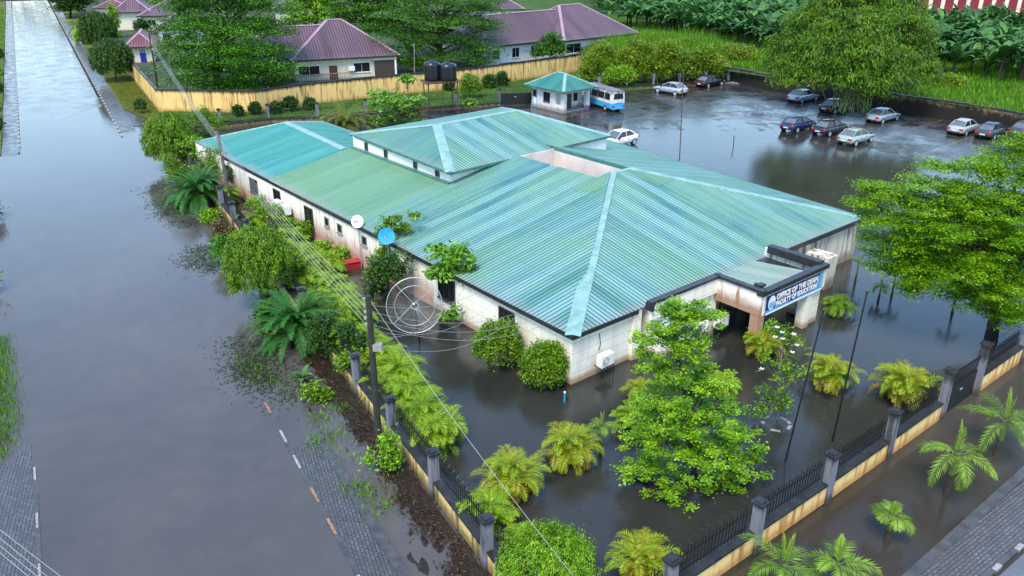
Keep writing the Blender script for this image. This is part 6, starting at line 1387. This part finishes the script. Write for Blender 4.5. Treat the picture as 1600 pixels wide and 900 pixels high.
for k, s in enumerate((118, 131, 146, 164, 186, 62, 80)):
    B = RD(-6.6 - .4 * (k % 2), s, .05); tree('verge_shrub', ('first', 'second', 'third', 'fourth', 'fifth')[k] + ' green shrub along the left edge of the street beyond the flood' if k < 5 else ('low bush in the water at the left edge near the middle of the photo', 'low bush in the water at the left edge below the street shrubs')[k - 5], 'shrub', B, [(B.x, B.y, .9, 1.0, 1.2, .9)], 90, 26, .3, .14, M['lf_front'] if k % 2 else M['lf_dome_dark'], None, csize=(.5, .4), flat=.2, group='shrubs along the left street edge')
for (px, py) in ((545, 765), (560, 762), (578, 775), (520, 680), (500, 655), (590, 795), (600, 700), (535, 640), (495, 690)):
    p = at(px, py, 0); r = .35
    blades('verge_weeds', lambda p=p, r=r: (p.x + random.gauss(0, r), p.y + random.gauss(0, r), -.03), 60, .45, .045, M['lf_grass'], lean=.7)
# water weed mats, dead leaves
def litter(name, pts, n, L, W, z, mat, spread):
    P = []; 
    for _ in range(n):
        c = random.choice(pts); P.append((c.x + random.gauss(0, spread), c.y + random.gauss(0, spread), z + random.uniform(0, .05)))
    P = np.array(P); A = rng.normal(size=(n, 3)); A[:, 2] *= .25; Nn = np.array([0, 0, 1.0]) + rng.normal(size=(n, 3)) * .35
    return tag(quads_mesh(name, leaf_quads(P, A, Nn, L * rng.uniform(.5, 1.4, n), np.full(n, W)), rng.random(n), mat), kind='stuff')
litter('water_weeds', [at(px, py, 0) for px, py in ((255, 320), (270, 325), (262, 310), (290, 330), (240, 300), (310, 395), (330, 400), (322, 412), (345, 390), (300, 408), (385, 560), (400, 575), (425, 560), (445, 620))], 2600, .35, .05, .0, M['lf_weed'], .8)
litter('leaf_litter', [RD(random.uniform(10.1, 11.1), s, .12) for s in np.arange(18, 60, .5)], 9000, .20, .05, .04, M['lf_litter'], .28)
litter('leaf_litter', [at(px, py, .05) for px, py in ((1270, 172), (1290, 172), (1330, 178), (1345, 182), (1175, 150), (1190, 178), (1400, 190), (1420, 195))], 1600, .22, .07, .05, M['lf_litter'], 1.0)
litter('floating_leaves', [BL(random.uniform(-8, 16), random.uniform(-13, -3)) for k in range(40)] + [RD(12.5, s) for s in np.arange(25, 60, 2)], 420, .11, .05, .006, M['lf_dry'], 1.5)
# ---- banana grove
BN = [banana(random.uniform(2.2, 3.4), 12, 3.9, 1.05) for _ in range(6)]
gl = [(24, 196), (48, 156), (57, 146), (68, 129), (72, 122), (77, 114), (90, 104)]
cnt = 0; spots = []
for i in range(len(gl) - 1):
    a, b = Vector(gl[i]), Vector(gl[i + 1]); L_ = (b - a).length; d = (b - a) / L_; n = Vector((-d.y, d.x)); n = n if n.dot(Vector((1, 1))) > 0 else -n
    for row in range(8):
        for k in range(int(L_ / 2.9)):
            q = a + d * (k * 2.9 + random.uniform(-1.6, 1.6) + 1.7 * (row % 2)) + n * (row * 3.6 + random.uniform(-2.2, 2.0)); spots.append((q.x, q.y))
spots = [s for s in spots if s[0] / s[1] < .72]
spots.sort(key=lambda s: s[0] ** 2 + s[1] ** 2)
for x, y in spots[:285]: put(BN[random.randrange(6)], None, 'banana plant crowded in the dark grove beyond the bright green field', (x, y, 1.2), None, random.uniform(.95, 1.45), 'banana plants of the grove'); cnt += 1
drop(*BN)
fq, ft = [], []
for k in range(2600):
    x = random.uniform(22, 200); y = random.uniform(165, 310)
    if x / y > .78 or (84 < x and y > 188) or (x < 50 and y < 222 - (x - 22) * 1.5) or (x >= 50 and y < 185 - (x - 50) * .9): continue
    for i in range(4):
        c0 = len(fq); blade(fq, (x, y, random.uniform(3.2, 5.5)), random.uniform(0, 6.28), R(random.uniform(20, 80)), 4.0, 1.2, random.uniform(.6, 1.7), 4); ft += [random.random()] * (len(fq) - c0)
tag(quads_mesh('far_banana_grove', np.array([[tuple(v) for v in f] for f in fq]), np.array(ft), M['lf_banana']), kind='stuff')
Q, T, C = blob_leaves([(x, 300 + random.uniform(-15, 15), 6, 16, 10, 9) for x in range(-175, 240, 18)], 1500, 40, 1.2, .6, csize=(2.2, 1.2), flat=.4); tag(quads_mesh('far_woods', Q, T, M['lf_big2']), kind='stuff')
for k, (px, py, lab) in enumerate(((1500, 40, 'small palm like tree before the red and white block'), (1555, 30, 'leafy bush before the grey warehouse at the top right'))):
    B = at(px, py + 30, 1); tree('grove_tree', lab, 'tree', B, [pb(px, py - 8, 14, 8, B, 0)], 90, 28, .8, .3, M['lf_banana'], M['bark'], .2, None, 6, csize=(1.2, .6), flat=.2)
# more verge and inside-fence greenery
for label, base, blobs, lf, n in (
 ('dense mixed shrub between the fence corner and the grey pole', (330, 270), [(300, 230, 20, 16), (322, 240, 20, 16), (345, 250, 16, 14)], 'lf_front', 200),
 ('low dark shrub under the far eave corner', (322, 232), [(318, 222, 16, 12), (300, 210, 12, 10)], 'lf_dome_dark', 110),
 ('ferny shrub at the foot of the left wall below the small windows', (545, 408), [(528, 400, 18, 12), (505, 388, 14, 10)], 'lf_front', 110),
 ('leafy growth filling the fence line right of the domed street shrub', (470, 460), [(455, 420, 22, 22), (470, 440, 18, 18)], 'lf_bush', 150),
 ('dark hedge growth under the palms between cycad and pole', (575, 575), [(560, 545, 22, 22), (590, 565, 18, 18), (540, 520, 16, 16)], 'lf_dome_dark', 170),
 ('brownish shrub at the water edge right of the fence corner shrub', (295, 300), [(302, 318, 16, 10), (288, 300, 12, 10)], 'lf_dry', 90)):
    shrub('leafy_shrub', label, 'shrub', base, blobs, n, 26, .19, .10, M[lf], .04, 8, csize=(.32, .26), flat=.2, shell=.6)

for label, base, blobs, lf, n in (
 ('yellowish loose shrub on the verge between the fence corner shrub and the dark cycad', (305, 285), [(268, 262, 14, 12), (285, 275, 16, 12), (305, 285, 14, 10)], 'lf_bush', 130),
 ('green scrub on the verge right below the dark cycad', (335, 345), [(330, 338, 16, 10), (345, 355, 14, 10)], 'lf_front', 100),
 ('dark scrub on the muddy bank above the large domed shrub', (358, 392), [(360, 388, 14, 10), (368, 400, 12, 8)], 'lf_dome_dark', 80),
 ('dark scrub at the waterline below the large domed shrub', (440, 505), [(436, 494, 16, 12), (448, 510, 12, 10)], 'lf_dome_dark', 90)):
    shrub('leafy_shrub', label, 'shrub', base, blobs, n, 26, .19, .10, M[lf], .04, 8, csize=(.32, .26), flat=.2, shell=.6)
litter('water_weeds', [at(px, py, 0) for px, py in ((248, 290), (262, 335), (285, 345), (300, 350), (275, 315), (330, 420), (315, 390), (345, 415), (372, 540), (390, 590), (410, 600), (395, 570), (380, 575), (420, 590))], 3200, .30, .05, .0, M['lf_weed'], .7)
blades('reed_tufts', lambda L=[at(px, py, 0) for px, py in ((255, 315), (270, 330), (290, 335), (315, 400), (335, 405), (390, 565), (405, 585), (440, 600), (460, 620), (515, 690), (530, 720), (555, 765), (1270, 470), (1290, 590))]: (lambda c: (c.x + random.gauss(0, .6), c.y + random.gauss(0, .6), -.03))(random.choice(L)), 900, .4, .03, M['lf_grass'], lean=.6)

for label, base, blobs, lf, n in (
 ('dark overhanging shrub on the street side of the fence below the large domed shrub', (430, 520), [(420, 490, 20, 16), (440, 505, 18, 14), (425, 512, 16, 10)], 'lf_big', 150),
 ('brown and green scrub along the waterline above the large cycad', (445, 535), [(438, 520, 16, 10), (455, 530, 14, 10)], 'lf_dry', 90),
 ('dark shrub leaning over the water between the two cycads', (365, 415), [(352, 395, 18, 12), (368, 405, 16, 12), (345, 380, 14, 10)], 'lf_big', 140),
 ('low green scrub on the bank below the young banana plant', (495, 625), [(490, 612, 14, 8), (505, 622, 12, 8)], 'lf_bush', 70),
 ('mixed scrub at the fence foot between the first far pillars', (300, 265), [(292, 248, 16, 14), (310, 258, 14, 12)], 'lf_big', 110)):
    shrub('leafy_shrub', label, 'shrub', base, blobs, n, 26, .19, .10, M[lf], .04, 8, csize=(.32, .26), flat=.2, shell=.6)
fl_spots = [(38, 143, 3), (46, 140, 2.4), (30, 150, 3), (62, 118, 1.6), (27, 160, 3), (52, 128, 2.0)]
for k, (x, y, r) in enumerate(fl_spots):
    B = Vector((x, y, 1.6)); tree('wild_bush', ('wild bush in the green field just behind the retaining wall corner', 'low wild bush in the green field left of the bamboo', 'tall wild bush in the green field right of the white bungalow', 'small wild bush in the green field right of the bamboo', 'wild bush at the grove edge beyond the white bungalow', 'wild bush in the green field behind the bamboo')[k], 'bush', B, [(x, y, 1.9 + r * .3, r, r * .8, r * .55), (x + r * .6, y + .5, 2.1, r * .6, r * .6, r * .4)], 150, 34, .42, .13, M['lf_thicket'], None, csize=(.7, .5), flat=.0, group='wild bushes in the field')
